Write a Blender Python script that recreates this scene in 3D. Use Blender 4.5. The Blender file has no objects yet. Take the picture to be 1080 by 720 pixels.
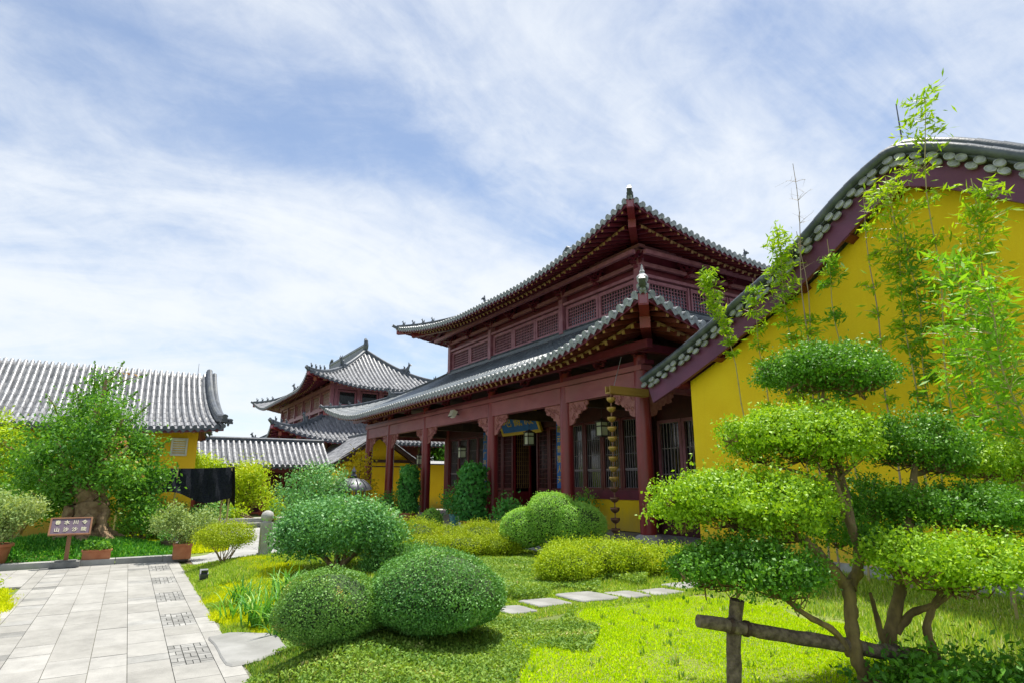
import bpy, math, random
import numpy as np
from mathutils import Vector, Matrix
random.seed(7); RNG = np.random.default_rng(11)
R = math.radians
scene = bpy.context.scene
COL = scene.collection

# ------------------------------------------------------------------ camera
EYE = 1.6
FPX, HZ = 643.0, 508.0
PITCH = math.atan((HZ - 360.0) / FPX)
TH = R(31.5)                                   # camera heading, clockwise of -X (the facades run along X)
cd = bpy.data.cameras.new("camera"); cam = bpy.data.objects.new("camera", cd); COL.objects.link(cam)
cam.location = (0, 0, EYE)
cam.rotation_euler = (R(90) + PITCH, 0, R(90) - TH)
cd.sensor_width = 36.0; cd.lens = FPX / 1080.0 * 36.0
cd.clip_start = 0.05; cd.clip_end = 3000
scene.camera = cam

# ------------------------------------------------------------------ light
SUN_EL, SUN_AZ = R(74), R(126)                 # azimuth counted from +X, anticlockwise
SUN_STR, SKY_STR, EXPO = 4.9, 0.105, 0.58
CLOUD = (6.0, 6.3, 6.65)
sv = Vector((math.cos(SUN_EL) * math.cos(SUN_AZ), math.cos(SUN_EL) * math.sin(SUN_AZ), math.sin(SUN_EL)))
sd = bpy.data.lights.new("sun", 'SUN'); sun = bpy.data.objects.new("sun", sd); COL.objects.link(sun)
sd.energy = SUN_STR; sd.angle = R(0.6); sd.color = (1.0, 0.95, 0.86)
sun.rotation_euler = (-sv).to_track_quat('-Z', 'Y').to_euler(); sun.location = (0, 0, 60)

world = bpy.data.worlds.new("World"); scene.world = world; world.use_nodes = True
wt = world.node_tree; wt.nodes.clear()
def wn(t, **k):
    n = wt.nodes.new(t)
    for a, b in k.items(): setattr(n, a, b)
    return n
wl = wt.links.new
def wmath(op, a, b=None, clamp=False):
    n = wn('ShaderNodeMath', operation=op); n.use_clamp = clamp
    for i, v in enumerate((a, b)):
        if v is None: continue
        if isinstance(v, (int, float)): n.inputs[i].default_value = v
        else: wl(v, n.inputs[i])
    return n.outputs[0]
sky = wn('ShaderNodeTexSky', sky_type='NISHITA'); sky.sun_disc = False
sky.sun_elevation = SUN_EL; sky.sun_rotation = math.pi / 2 - SUN_AZ
sky.air_density = 1.0; sky.dust_density = 0.1; sky.ozone_density = 3.0
tc = wn('ShaderNodeTexCoord'); sep = wn('ShaderNodeSeparateXYZ'); wl(tc.outputs['Generated'], sep.inputs[0])
zz = wmath('MAXIMUM', sep.outputs[2], 0.0); zc = wmath('ADD', zz, 0.34)
cx = wmath('DIVIDE', sep.outputs[0], zc); cy = wmath('DIVIDE', sep.outputs[1], zc)
comb = wn('ShaderNodeCombineXYZ'); wl(cx, comb.inputs[0]); wl(cy, comb.inputs[1])
def layer(rot, sc, loc, scale, rough, dist):
    mp = wn('ShaderNodeMapping'); wl(comb.outputs[0], mp.inputs[0]); mp.inputs['Rotation'].default_value = (0, 0, R(rot)); mp.inputs['Scale'].default_value = sc; mp.inputs['Location'].default_value = loc
    n = wn('ShaderNodeTexNoise'); wl(mp.outputs[0], n.inputs['Vector']); n.inputs['Scale'].default_value = scale; n.inputs['Detail'].default_value = 10; n.inputs['Roughness'].default_value = rough; n.inputs['Distortion'].default_value = dist
    return n.outputs['Fac']
a = layer(75, (1.0, 0.6, 1), (0.3, 3.3, 0), 0.95, 0.50, 0.3)          # broad banks
b = layer(62, (1.0, 0.5, 1), (7.3, 2.2, 0), 3.2, 0.62, 0.9)         # torn wisps
c = layer(20, (1, 1, 1), (1.3, 5.2, 0), 11.0, 0.65, 0.4)            # mottling
den = wmath('ADD', wmath('ADD', wmath('MULTIPLY', a, 0.66), wmath('MULTIPLY', b, 0.26)), wmath('MULTIPLY', c, 0.10))
den = wmath('ADD', den, wmath('MULTIPLY', wmath('POWER', wmath('SUBTRACT', 1.0, zz), 9.0), 0.13))   # thicker towards the horizon
mr = wn('ShaderNodeMapRange'); mr.interpolation_type = 'SMOOTHSTEP'
wl(den, mr.inputs[0]); mr.inputs[1].default_value = 0.40; mr.inputs[2].default_value = 0.605; mr.inputs[3].default_value = 0.16; mr.inputs[4].default_value = 0.97
mix = wn('ShaderNodeMix', data_type='RGBA'); wl(mr.outputs[0], mix.inputs[0]); wl(sky.outputs[0], mix.inputs[6])
mix.inputs[7].default_value = CLOUD + (1,)
bg = wn('ShaderNodeBackground'); wl(mix.outputs[2], bg.inputs[0]); bg.inputs[1].default_value = SKY_STR
wo = wn('ShaderNodeOutputWorld'); wl(bg.outputs[0], wo.inputs[0])

scene.view_settings.view_transform = 'Standard'; scene.view_settings.look = 'None'
scene.view_settings.exposure = EXPO; scene.view_settings.gamma = 1.0; scene.view_settings.use_curve_mapping = False
scene.render.engine = 'CYCLES'
try:
    scene.cycles.max_bounces = 8; scene.cycles.diffuse_bounces = 4; scene.cycles.glossy_bounces = 3
    scene.cycles.transmission_bounces = 6; scene.cycles.transparent_max_bounces = 6
    scene.cycles.use_denoising = True; scene.cycles.sample_clamp_indirect = 6.0
except Exception: pass

# ------------------------------------------------------------------ survey: sight lines to real positions (1080-wide plan of the view)
HD = np.array([-math.cos(TH), math.sin(TH), 0]); RT = np.array([math.sin(TH), math.cos(TH), 0])
FW = HD * math.cos(PITCH) + np.array([0, 0, math.sin(PITCH)]); CU = -HD * math.sin(PITCH) + np.array([0, 0, math.cos(PITCH)])
CAM = np.array([0, 0, EYE])
def ray(x, y): return FW * FPX + RT * (x - 540.0) - CU * (y - 360.0)
def gz(x, y, z=0.0): r = ray(x, y); return CAM + r * ((z - EYE) / r[2])
def onY(x, y, Y): r = ray(x, y); return CAM + r * (Y / r[1])
def onX(x, y, X): r = ray(x, y); return CAM + r * (X / r[0])
def atd(x, y, d): r = ray(x, y); return CAM + r * (d / float(r @ HD))

# ------------------------------------------------------------------ materials
MATS = {}
def _mat(name):
    m = bpy.data.materials.new(name); m.use_nodes = True; nt = m.node_tree
    return m, nt, nt.nodes['Principled BSDF']
def surf(name, c1, c2=None, rough=0.6, scale=6.0, spec=0.5, bump=0.0, bscale=40.0, metallic=0.0, coat=0.0, stretch=(1, 1, 1), detail=6, contrast=(0.35, 0.65), dirt=None, dscale=1.3):
    """two-tone procedural surface with noise, optional large stains and bump"""
    m, nt, b = _mat(name); N = nt.nodes; L = nt.links.new
    tcn = N.new('ShaderNodeTexCoord'); mpn = N.new('ShaderNodeMapping'); L(tcn.outputs['Object'], mpn.inputs[0]); mpn.inputs['Scale'].default_value = stretch
    no = N.new('ShaderNodeTexNoise'); L(mpn.outputs[0], no.inputs['Vector']); no.inputs['Scale'].default_value = scale; no.inputs['Detail'].default_value = detail
    cr = N.new('ShaderNodeValToRGB'); L(no.outputs['Fac'], cr.inputs[0])
    cr.color_ramp.elements[0].position = contrast[0]; cr.color_ramp.elements[1].position = contrast[1]
    cr.color_ramp.elements[0].color = tuple(c1) + (1,); cr.color_ramp.elements[1].color = tuple(c2 or c1) + (1,)
    out = cr.outputs[0]
    if dirt:
        n3 = N.new('ShaderNodeTexNoise'); L(tcn.outputs['Object'], n3.inputs['Vector']); n3.inputs['Scale'].default_value = dscale; n3.inputs['Detail'].default_value = 8; n3.inputs['Roughness'].default_value = .65
        r3 = N.new('ShaderNodeMapRange'); L(n3.outputs['Fac'], r3.inputs[0]); r3.inputs[1].default_value = .5; r3.inputs[2].default_value = .75; r3.inputs[4].default_value = .8
        mx = N.new('ShaderNodeMix'); mx.data_type = 'RGBA'; L(r3.outputs[0], mx.inputs[0]); L(out, mx.inputs[6]); mx.inputs[7].default_value = tuple(dirt) + (1,)
        out = mx.outputs[2]
    L(out, b.inputs['Base Color']); b.inputs['Roughness'].default_value = rough; b.inputs['Metallic'].default_value = metallic
    b.inputs['Specular IOR Level'].default_value = spec; b.inputs['Coat Weight'].default_value = coat; b.inputs['Coat Roughness'].default_value = .25
    if bump:
        n4 = N.new('ShaderNodeTexNoise'); L(mpn.outputs[0], n4.inputs['Vector']); n4.inputs['Scale'].default_value = bscale; n4.inputs['Detail'].default_value = 5
        bp = N.new('ShaderNodeBump'); bp.inputs['Strength'].default_value = bump; bp.inputs['Distance'].default_value = .02; L(n4.outputs['Fac'], bp.inputs['Height']); L(bp.outputs[0], b.inputs['Normal'])
    MATS[name] = m; return m
def plaster(name, c1, c2, streak, splash, z0):
    m, nt, b = _mat(name); N = nt.nodes; L = nt.links.new
    tcn = N.new('ShaderNodeTexCoord')
    def noise(sc, scale, det=8, ro=.6):
        mpn = N.new('ShaderNodeMapping'); L(tcn.outputs['Object'], mpn.inputs[0]); mpn.inputs['Scale'].default_value = sc
        n = N.new('ShaderNodeTexNoise'); L(mpn.outputs[0], n.inputs['Vector']); n.inputs['Scale'].default_value = scale; n.inputs['Detail'].default_value = det; n.inputs['Roughness'].default_value = ro; return n.outputs['Fac']
    def rng(v, a, c, lo, hi):
        r = N.new('ShaderNodeMapRange'); L(v, r.inputs[0]); r.inputs[1].default_value = a; r.inputs[2].default_value = c; r.inputs[3].default_value = lo; r.inputs[4].default_value = hi; return r.outputs[0]
    def mixc(f, a, c):
        x = N.new('ShaderNodeMix'); x.data_type = 'RGBA'; L(f, x.inputs[0])
        for i, v in ((6, a), (7, c)):
            if isinstance(v, tuple): x.inputs[i].default_value = v + (1,)
            else: L(v, x.inputs[i])
        return x.outputs[2]
    col = mixc(rng(noise((1, 1, 1), 1.1), .3, .7, 0, 1), c1, c2)
    col = mixc(rng(noise((2.6, 2.6, .16), 2.2, 9, .7), .52, .78, 0, .25), col, streak)
    col = mixc(rng(noise((1, 1, 1), 5.5, 9, .75), .60, .74, 0, .35), col, streak)
    sp = N.new('ShaderNodeSeparateXYZ'); L(tcn.outputs['Object'], sp.inputs[0]); ad = N.new('ShaderNodeMath'); ad.operation = 'ADD'; L(sp.outputs[2], ad.inputs[0]); w = N.new('ShaderNodeMath'); w.operation = 'MULTIPLY'; L(noise((1, 1, .3), 4.), w.inputs[0]); w.inputs[1].default_value = -.9; L(w.outputs[0], ad.inputs[1])
    col = mixc(rng(ad.outputs[0], z0 - .35, z0 + .25, .6, 0), col, splash)
    L(col, b.inputs['Base Color']); b.inputs['Roughness'].default_value = .88; b.inputs['Specular IOR Level'].default_value = .2
    bp = N.new('ShaderNodeBump'); bp.inputs['Strength'].default_value = .25; bp.inputs['Distance'].default_value = .02; L(noise((1, 1, 1), 24, 6), bp.inputs['Height']); L(bp.outputs[0], b.inputs['Normal']); MATS[name] = m; return m
def tinted(name, c1, c2, rough=.6, spec=.4, bump=.2, bscale=60., mul=(.75, 1.15)):
    """colour from the per-face 'tint' value (each slab, tile or stone has its own) times fine noise"""
    m, nt, b = _mat(name); N = nt.nodes; L = nt.links.new
    at = N.new('ShaderNodeAttribute'); at.attribute_name = 'tint'
    mx = N.new('ShaderNodeMix'); mx.data_type = 'RGBA'; L(at.outputs['Fac'], mx.inputs[0]); mx.inputs[6].default_value = tuple(c1) + (1,); mx.inputs[7].default_value = tuple(c2) + (1,)
    tcn = N.new('ShaderNodeTexCoord'); no = N.new('ShaderNodeTexNoise'); L(tcn.outputs['Object'], no.inputs['Vector']); no.inputs['Scale'].default_value = 3.; no.inputs['Detail'].default_value = 9; no.inputs['Roughness'].default_value = .7
    r = N.new('ShaderNodeMapRange'); L(no.outputs['Fac'], r.inputs[0]); r.inputs[1].default_value = .3; r.inputs[2].default_value = .62; r.inputs[3].default_value = mul[0]; r.inputs[4].default_value = mul[1]
    vm = N.new('ShaderNodeVectorMath'); vm.operation = 'SCALE'; L(mx.outputs[2], vm.inputs[0]); L(r.outputs[0], vm.inputs['Scale'])
    L(vm.outputs[0], b.inputs['Base Color']); b.inputs['Roughness'].default_value = rough; b.inputs['Specular IOR Level'].default_value = spec
    n4 = N.new('ShaderNodeTexNoise'); L(tcn.outputs['Object'], n4.inputs['Vector']); n4.inputs['Scale'].default_value = bscale; n4.inputs['Detail'].default_value = 5
    bp = N.new('ShaderNodeBump'); bp.inputs['Strength'].default_value = bump; bp.inputs['Distance'].default_value = .01; L(n4.outputs['Fac'], bp.inputs['Height']); L(bp.outputs[0], b.inputs['Normal'])
    MATS[name] = m; return m
def leafm(name, c1, c2, c3=None, trans=.35, tcol=None, rough=.55, spec=.2):
    """leaf: per-leaf colour between c1 and c2 (a few c3), part of the light shines through"""
    m, nt, b = _mat(name); N = nt.nodes; L = nt.links.new
    at = N.new('ShaderNodeAttribute'); at.attribute_name = 'tint'
    cr = N.new('ShaderNodeValToRGB'); L(at.outputs['Fac'], cr.inputs[0]); e = cr.color_ramp.elements
    e[0].position = 0.; e[0].color = tuple(c1) + (1,); e[1].position = .85; e[1].color = tuple(c2) + (1,)
    if c3: x = e.new(.985); x.color = tuple(c3) + (1,)
    L(cr.outputs[0], b.inputs['Base Color']); b.inputs['Roughness'].default_value = rough; b.inputs['Specular IOR Level'].default_value = spec
    tr = N.new('ShaderNodeBsdfTranslucent')
    vm = N.new('ShaderNodeVectorMath'); vm.operation = 'MULTIPLY'; L(cr.outputs[0], vm.inputs[0]); vm.inputs[1].default_value = tcol or (1.9, 1.7, .7)
    L(vm.outputs[0], tr.inputs['Color'])
    ms = N.new('ShaderNodeMixShader'); ms.inputs[0].default_value = trans; L(b.outputs[0], ms.inputs[1]); L(tr.outputs[0], ms.inputs[2])
    L(ms.outputs[0], N['Material Output'].inputs['Surface']); MATS[name] = m; return m

M = MATS
tinted('tile', (.15, .155, .17), (.33, .335, .35), rough=.36, spec=.7, bump=.25, mul=(.7, 1.2))
tinted('tile_hall', (.065, .085, .10), (.15, .175, .19), rough=.33, spec=.8, bump=.25, mul=(.7, 1.2))
surf('ridge_tile', (.05, .062, .08), (.10, .115, .14), rough=.42, scale=5, bump=.2, dirt=(.16, .17, .16), dscale=2)
surf('disc_tile', (.24, .245, .26), (.46, .47, .49), rough=.6, scale=9, bump=.8, bscale=40, dirt=(.12, .13, .12), dscale=5)
surf('disc_hall', (.17, .185, .195), (.33, .35, .36), rough=.5, scale=9, bump=.6, bscale=40, dirt=(.09, .10, .10), dscale=4)
surf('red_paint', (.185, .014, .02), (.25, .022, .028), rough=.38, scale=5, coat=.2, stretch=(1, 1, .2), bump=.12, bscale=16, dirt=(.17, .022, .022), dscale=2.2)
surf('dark_red', (.115, .012, .028), (.165, .018, .04), rough=.45, scale=4, bump=.05)
surf('beam_sky_tint', (.25, .06, .08), (.34, .105, .125), rough=.5, scale=3, stretch=(.4, 1, 1), bump=.08, bscale=20, dirt=(.24, .09, .10))  # red beams made pinkish, with the reflected sky mixed into the colour
surf('carved', (.27, .085, .085), (.38, .15, .145), rough=.6, scale=12)
surf('purple_board', (.12, .03, .085), (.17, .045, .11), rough=.55, scale=2, bump=.08, dirt=(.10, .035, .07))
surf('shaded_wood', (.06, .012, .014), (.09, .018, .02), rough=.5)  # darkened so the colour itself carries the porch's shade
surf('shaded_red', (.10, .012, .014), (.14, .018, .02), rough=.42, coat=.15)  # darker red for the inner facade, porch shade put into the colour
surf('rafter', (.12, .02, .02), (.17, .03, .028), rough=.5, scale=4)
surf('mauve_frame', (.26, .085, .125), (.35, .135, .18), rough=.5, scale=4, bump=.05)
surf('skylit_bar', (.22, .18, .20), (.30, .26, .28), rough=.5)  # bars coloured pale to stand for sky light behind the lattice
surf('tan_wood', (.36, .19, .08), (.46, .26, .12), rough=.6, scale=6)
plaster('yellow_plaster', (.88, .58, .016), (.95, .67, .024), (.70, .44, .03), (.52, .38, .10), .15)
plaster('ochre_plaster', (.74, .44, .02), (.82, .52, .03), (.55, .32, .03), (.42, .30, .12), .2)
surf('white_plaster', (.55, .54, .50), (.7, .68, .63), rough=.9, scale=2, spec=.2, dirt=(.35, .33, .29))
surf('stone', (.34, .33, .31), (.46, .45, .43), rough=.8, scale=8, bump=.35, dirt=(.22, .21, .19))
surf('base_stone', (.34, .33, .32), (.44, .43, .42), rough=.75, scale=5, bump=.15, dirt=(.28, .27, .26))
surf('pale_stone', (.19, .19, .18), (.26, .26, .25), rough=.75, scale=3, bump=.2, bscale=18, dirt=(.34, .34, .33))
surf('dark_stone', (.13, .13, .13), (.22, .22, .21), rough=.8, scale=9, bump=.4)
surf('dark_wood', (.05, .028, .02), (.09, .05, .035), rough=.6, scale=5)
surf('black_void', (.008, .007, .007), (.014, .011, .01), rough=.8)
surf('glass_dark', (.015, .017, .02), (.02, .023, .028), rough=.08, spec=.8)
surf('bronze', (.42, .25, .07), (.55, .36, .12), rough=.42, scale=9, metallic=.55, bump=.2)
surf('old_copper', (.16, .085, .05), (.24, .12, .07), rough=.45, scale=9, metallic=.6)
surf('gutter_wood', (.30, .16, .03), (.42, .25, .06), rough=.5, scale=5, stretch=(1, .1, 1), bump=.1)
surf('gold', (.75, .50, .06), (.85, .60, .10), rough=.38, scale=8, metallic=.4)
surf('board_blue', (.012, .13, .46), (.02, .17, .56), rough=.4, scale=6)
surf('lantern_frame', (.05, .04, .03), (.08, .06, .05), rough=.5)
surf('lantern_glass', (.62, .66, .44), (.72, .75, .55), rough=.35, scale=5)
surf('white_ceramic', (.60, .62, .64), (.72, .73, .74), rough=.25, spec=.6)
surf('teal_ceramic', (.05, .22, .24), (.08, .3, .3), rough=.25, spec=.6)
surf('terracotta', (.36, .12, .05), (.46, .18, .08), rough=.75, scale=6, bump=.15, dirt=(.26, .13, .07))
surf('orange_pot', (.48, .22, .03), (.58, .30, .05), rough=.4, scale=5)
surf('dark_pot', (.10, .065, .05), (.15, .09, .07), rough=.5, scale=6)
surf('iron', (.07, .075, .085), (.13, .135, .15), rough=.45, scale=8, metallic=.4, bump=.15)
surf('black_net', (.008, .010, .014), (.022, .026, .034), rough=.9, spec=.12, scale=30, bump=.5, bscale=90)
surf('bamboo_pole', (.40, .32, .12), (.5, .42, .2), rough=.5, scale=8)
surf('sign_face', (.115, .08, .115), (.16, .115, .155), rough=.5, scale=5)
surf('sign_letter', (.80, .78, .55), (.86, .84, .62), rough=.5)
surf('sign_wood', (.20, .085, .04), (.28, .13, .06), rough=.6, scale=8, stretch=(1, 1, .2))
surf('bark', (.16, .10, .055), (.34, .24, .14), rough=.85, scale=9, stretch=(1, 1, .35), bump=.8, bscale=22, dirt=(.10, .07, .04), dscale=4)
surf('moss_bark', (.11, .075, .03), (.28, .20, .075), rough=.85, scale=10, stretch=(1, 1, .3), bump=.7, bscale=30, dirt=(.07, .05, .03), dscale=5)
surf('gnarled_bark', (.17, .10, .055), (.38, .26, .15), rough=.9, scale=7, bump=1.0, bscale=14, dirt=(.12, .075, .045), dscale=3)
surf('log_wood', (.085, .06, .04), (.24, .18, .125), rough=.85, scale=6, stretch=(4, 4, 4), bump=.6, bscale=16, dirt=(.09, .065, .05), dscale=5)
surf('twig', (.13, .075, .035), (.22, .13, .06), rough=.85, scale=12)
surf('culm', (.34, .27, .10), (.44, .37, .15), rough=.45, scale=7, stretch=(1, 1, .4))
surf('culm_dry', (.28, .2, .14), (.36, .27, .19), rough=.6, scale=7)
surf('bedding', (.13, .135, .09), (.22, .215, .19), rough=.95, scale=20, bump=.4)
surf('soil', (.10, .075, .045), (.20, .15, .09), rough=.95, scale=20, bump=.6, bscale=50)
surf('shade_core', (.02, .045, .01), (.04, .08, .016), rough=.9, scale=14)  # solid fill coloured dark for the shade inside bushes
surf('metal_grey', (.4, .41, .42), (.5, .51, .52), rough=.35, metallic=.7)
surf('lamp_white', (.7, .7, .66), (.78, .78, .74), rough=.3)
tinted('paver', (.27, .263, .243), (.335, .328, .308), rough=.7, spec=.3, bump=.35, bscale=45, mul=(.76, 1.12))
tinted('brick_inlay', (.19, .188, .178), (.30, .298, .285), rough=.8, spec=.3, bump=.4, mul=(.7, 1.2))
tinted('plaza_stone', (.28, .28, .27), (.36, .36, .35), rough=.75, spec=.3, bump=.25, mul=(.8, 1.1))
surf('ground', (.10, .15, .025), (.20, .25, .05), rough=.95, scale=2.2, bump=.5, bscale=35, dirt=(.13, .10, .05), dscale=1.1)

leafm('leaf_bonsai', (.12, .29, .012), (.36, .56, .022), (.62, .64, .04), trans=.24, rough=.5, spec=.28)
leafm('leaf_bonsai_dark', (.04, .15, .014), (.15, .36, .024), (.34, .50, .04), trans=.20, rough=.5, spec=.28)
leafm('leaf_ball', (.035, .15, .028), (.19, .42, .09), (.36, .52, .18), trans=.18, rough=.5, spec=.28)
leafm('leaf_ball_mixed', (.05, .17, .025), (.22, .42, .08), (.44, .36, .10), trans=.18, rough=.5, spec=.28)
leafm('leaf_gloss', (.05, .20, .05), (.20, .44, .14), (.52, .64, .44), trans=.2, rough=.5, spec=.28)  # palest leaves stand for glints on glossy leaves, put into the colour
leafm('leaf_dome', (.18, .40, .05), (.40, .66, .14), (.56, .74, .24), trans=.24)
leafm('leaf_gold', (.19, .29, .012), (.40, .50, .018), (.52, .44, .04), trans=.26, tcol=(1.5, 1.4, .6))
leafm('leaf_gold_green', (.20, .33, .014), (.42, .54, .02), (.56, .54, .04), trans=.26)
leafm('leaf_ivy', (.03, .18, .035), (.11, .36, .06), (.22, .48, .09), trans=.24, rough=.45)
leafm('leaf_tree', (.03, .15, .02), (.17, .38, .035), (.50, .22, .08), trans=.28, rough=.5, spec=.28)
leafm('leaf_lime', (.22, .38, .014), (.46, .60, .025), (.56, .60, .05), trans=0.31)
leafm('leaf_pale', (.16, .28, .08), (.38, .48, .18), (.60, .62, .38), trans=0.24)
leafm('leaf_yellow', (.42, .36, .012), (.66, .54, .02), (.48, .26, .02), trans=0.27)
leafm('leaf_bamboo', (.15, .32, .014), (.36, .53, .02), (.52, .56, .05), trans=0.34)
leafm('leaf_bamboo_mid', (.09, .28, .018), (.27, .52, .03), (.46, .58, .06), trans=.32)
leafm('leaf_bamboo_dark', (.06, .22, .02), (.18, .38, .03), (.36, .50, .04), trans=0.31)
leafm('blade_moss', (.40, .62, .004), (.55, .74, .006), (.66, .70, .02), trans=.28, tcol=(1.25, 1.2, .5), spec=.05, rough=.9)
leafm('blade_sedum', (.44, .54, .006), (.70, .74, .01), (.76, .70, .04), trans=0.27, tcol=(1.3, 1.25, .5), spec=.1, rough=.8)
leafm('blade_cover', (.07, .18, .025), (.27, .41, .06), (.52, .44, .20), trans=.24)
leafm('blade_meadow', (.15, .30, .025), (.38, .52, .06), (.54, .52, .24), trans=.26)
leafm('blade_mound', (.035, .18, .02), (.12, .36, .04), (.24, .48, .06), trans=.24)
leafm('blade_strap', (.05, .20, .03), (.17, .40, .06), (.36, .50, .12), trans=.25, rough=.4)

# ------------------------------------------------------------------ objects
def tag(o, label=None, cat=None, group=None, kind=None):
    if label: o['label'] = label
    if cat: o['category'] = cat
    if group: o['group'] = group
    if kind: o['kind'] = kind
    return o
ORG = {}
def thing(name, label, cat, loc, group=None):
    o = bpy.data.objects.new(name, None); COL.objects.link(o); o.location = loc; o.empty_display_size = .2
    ORG[o.name] = np.array(loc, float); return tag(o, label, cat, group)
def finish(o, parent):
    COL.objects.link(o)
    if parent is not None:
        o.parent = parent; ORG[o.name] = ORG[parent.name]
    else: ORG[o.name] = np.zeros(3)
    return o
def setz(parent, org=None):
    return ORG[parent.name] if parent is not None else (np.zeros(3) if org is None else np.array(org, float))

class MB:
    """collects pieces of one mesh in world coordinates"""
    def __init__(s): s.v = []; s.f = []; s.m = []; s.t = []
    def add(s, vs, fs, mi=0, t=None):
        o = len(s.v); s.v.extend([tuple(map(float, p)) for p in vs])
        for f in fs: s.f.append([i + o for i in f]); s.m.append(mi); s.t.append(random.random() if t is None else t)
    def box(s, c, d, rz=0., mi=0, rot=None, t=None):
        hx, hy, hz = d[0] / 2, d[1] / 2, d[2] / 2
        p = [Vector((x, y, z)) for z in (-hz, hz) for x, y in ((-hx, -hy), (hx, -hy), (hx, hy), (-hx, hy))]
        mt = rot if rot is not None else Matrix.Rotation(rz, 3, 'Z')
        s.add([mt @ q + Vector(c) for q in p], [(3, 2, 1, 0), (4, 5, 6, 7), (0, 1, 5, 4), (1, 2, 6, 5), (2, 3, 7, 6), (3, 0, 4, 7)], mi, random.random() if t is None else t)
    def bar(s, a, b, w, h, mi=0, t=None):
        a, b = Vector(a), Vector(b); d = b - a; L = d.length
        if L < 1e-6: return
        x = d.normalized(); up = Vector((0, 0, 1))
        if abs(x.z) > .98: up = Vector((0, 1, 0))
        y = up.cross(x).normalized(); z = x.cross(y)
        s.box((a + b) / 2, (L, w, h), rot=Matrix((x, y, z)).transposed(), mi=mi, t=t)
    def tube(s, pts, rad, n=8, mi=0, cap=True, t=None):
        P = [Vector(p) for p in pts]; K = len(P)
        rr = rad if hasattr(rad, '__len__') else [rad] * K
        ref = None; vs = []; fs = []
        for i in range(K):
            d = (P[min(i + 1, K - 1)] - P[max(i - 1, 0)]).normalized()
            if ref is None:
                ref = Vector((1, 0, 0)) if abs(d.x) < .8 else Vector((0, 1, 0))
            a = (ref - d * ref.dot(d)).normalized(); b = d.cross(a); ref = a
            for k in range(n):
                g = 2 * math.pi * k / n; vs.append(P[i] + (a * math.cos(g) + b * math.sin(g)) * rr[i])
        for i in range(K - 1):
            for k in range(n):
                k2 = (k + 1) % n; fs.append((i * n + k, i * n + k2, (i + 1) * n + k2, (i + 1) * n + k))
        if cap: fs.append(tuple(range(n - 1, -1, -1))); fs.append(tuple((K - 1) * n + k for k in range(n)))
        s.add(vs, fs, mi, random.random() if t is None else t)
    def lathe(s, c, prof, n=16, mi=0, axis='Z'):
        vs = []; fs = []
        for r, z in prof:
            for k in range(n):
                g = 2 * math.pi * k / n; q = (r * math.cos(g), r * math.sin(g), z)
                vs.append((c[0] + q[0], c[1] + q[1], c[2] + q[2]))
        for i in range(len(prof) - 1):
            for k in range(n):
                k2 = (k + 1) % n; fs.append((i * n + k, i * n + k2, (i + 1) * n + k2, (i + 1) * n + k))
        fs.append(tuple(range(n - 1, -1, -1))); fs.append(tuple((len(prof) - 1) * n + k for k in range(n)))
        s.add(vs, fs, mi)
    def sweep(s, pts, sec, mi=0, up=(0, 0, 1), cap=True):
        """section (side, height) swept along pts"""
        P = [Vector(p) for p in pts]; K = len(P); n = len(sec); vs = []; fs = []
        for i in range(K):
            d = (P[min(i + 1, K - 1)] - P[max(i - 1, 0)]).normalized()
            side = d.cross(Vector(up)).normalized(); u = side.cross(d)
            for a, b in sec: vs.append(P[i] + side * a + u * b)
        for i in range(K - 1):
            for k in range(n):
                k2 = (k + 1) % n; fs.append((i * n + k, (i + 1) * n + k, (i + 1) * n + k2, i * n + k2))
        if cap: fs.append(tuple(range(n))); fs.append(tuple((K - 1) * n + k for k in range(n - 1, -1, -1)))
        s.add(vs, fs, mi)
    def prism(s, poly, ext, mi=0):
        """3-D polygon pushed along ext"""
        n = len(poly); e = Vector(ext); a = [Vector(p) for p in poly]; b = [p + e for p in a]
        fs = [tuple(range(n)), tuple(range(2 * n - 1, n - 1, -1))] + [(i, i + n, (i + 1) % n + n, (i + 1) % n) for i in range(n)]
        s.add(a + b, fs, mi)
    def ball(s, c, r, n=8, k=6, sc=(1, 1, 1), mi=0):
        pr = [(max(1e-4, math.sin(math.pi * i / k)), -math.cos(math.pi * i / k)) for i in range(k + 1)]
        vs = []; fs = []
        for a, z in pr:
            for j in range(n):
                g = 2 * math.pi * j / n; vs.append((c[0] + r * a * math.cos(g) * sc[0], c[1] + r * a * math.sin(g) * sc[1], c[2] + r * z * sc[2]))
        for i in range(k):
            for j in range(n):
                j2 = (j + 1) % n; fs.append((i * n + j, i * n + j2, (i + 1) * n + j2, (i + 1) * n + j))
        s.add(vs, fs, mi)
    def build(s, name, mats, parent=None, smooth=False, org=None, fixn=True):
        mats = [mats] if isinstance(mats, str) else mats
        o3 = setz(parent, org); me = bpy.data.meshes.new(name)
        V = np.array(s.v, float).reshape(-1, 3) - o3
        me.from_pydata(V.tolist(), [], s.f)
        for m in mats: me.materials.append(MATS[m])
        me.polygons.foreach_set('material_index', s.m)
        at = me.attributes.new('tint', 'FLOAT', 'FACE'); at.data.foreach_set('value', s.t)
        if smooth:
            me.polygons.foreach_set('use_smooth', [True] * len(s.f))
        me.update()
        if fixn:
            import bmesh
            bm = bmesh.new(); bm.from_mesh(me); bmesh.ops.recalc_face_normals(bm, faces=bm.faces); bm.to_mesh(me); bm.free()
        if smooth:
            try: me.set_sharp_from_angle(angle=R(40))
            except Exception: pass
        ob = bpy.data.objects.new(name, me)
        finish(ob, parent)
        if parent is None and org is not None: ob.location = org; ORG[ob.name] = np.array(org, float)
        return ob
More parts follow.
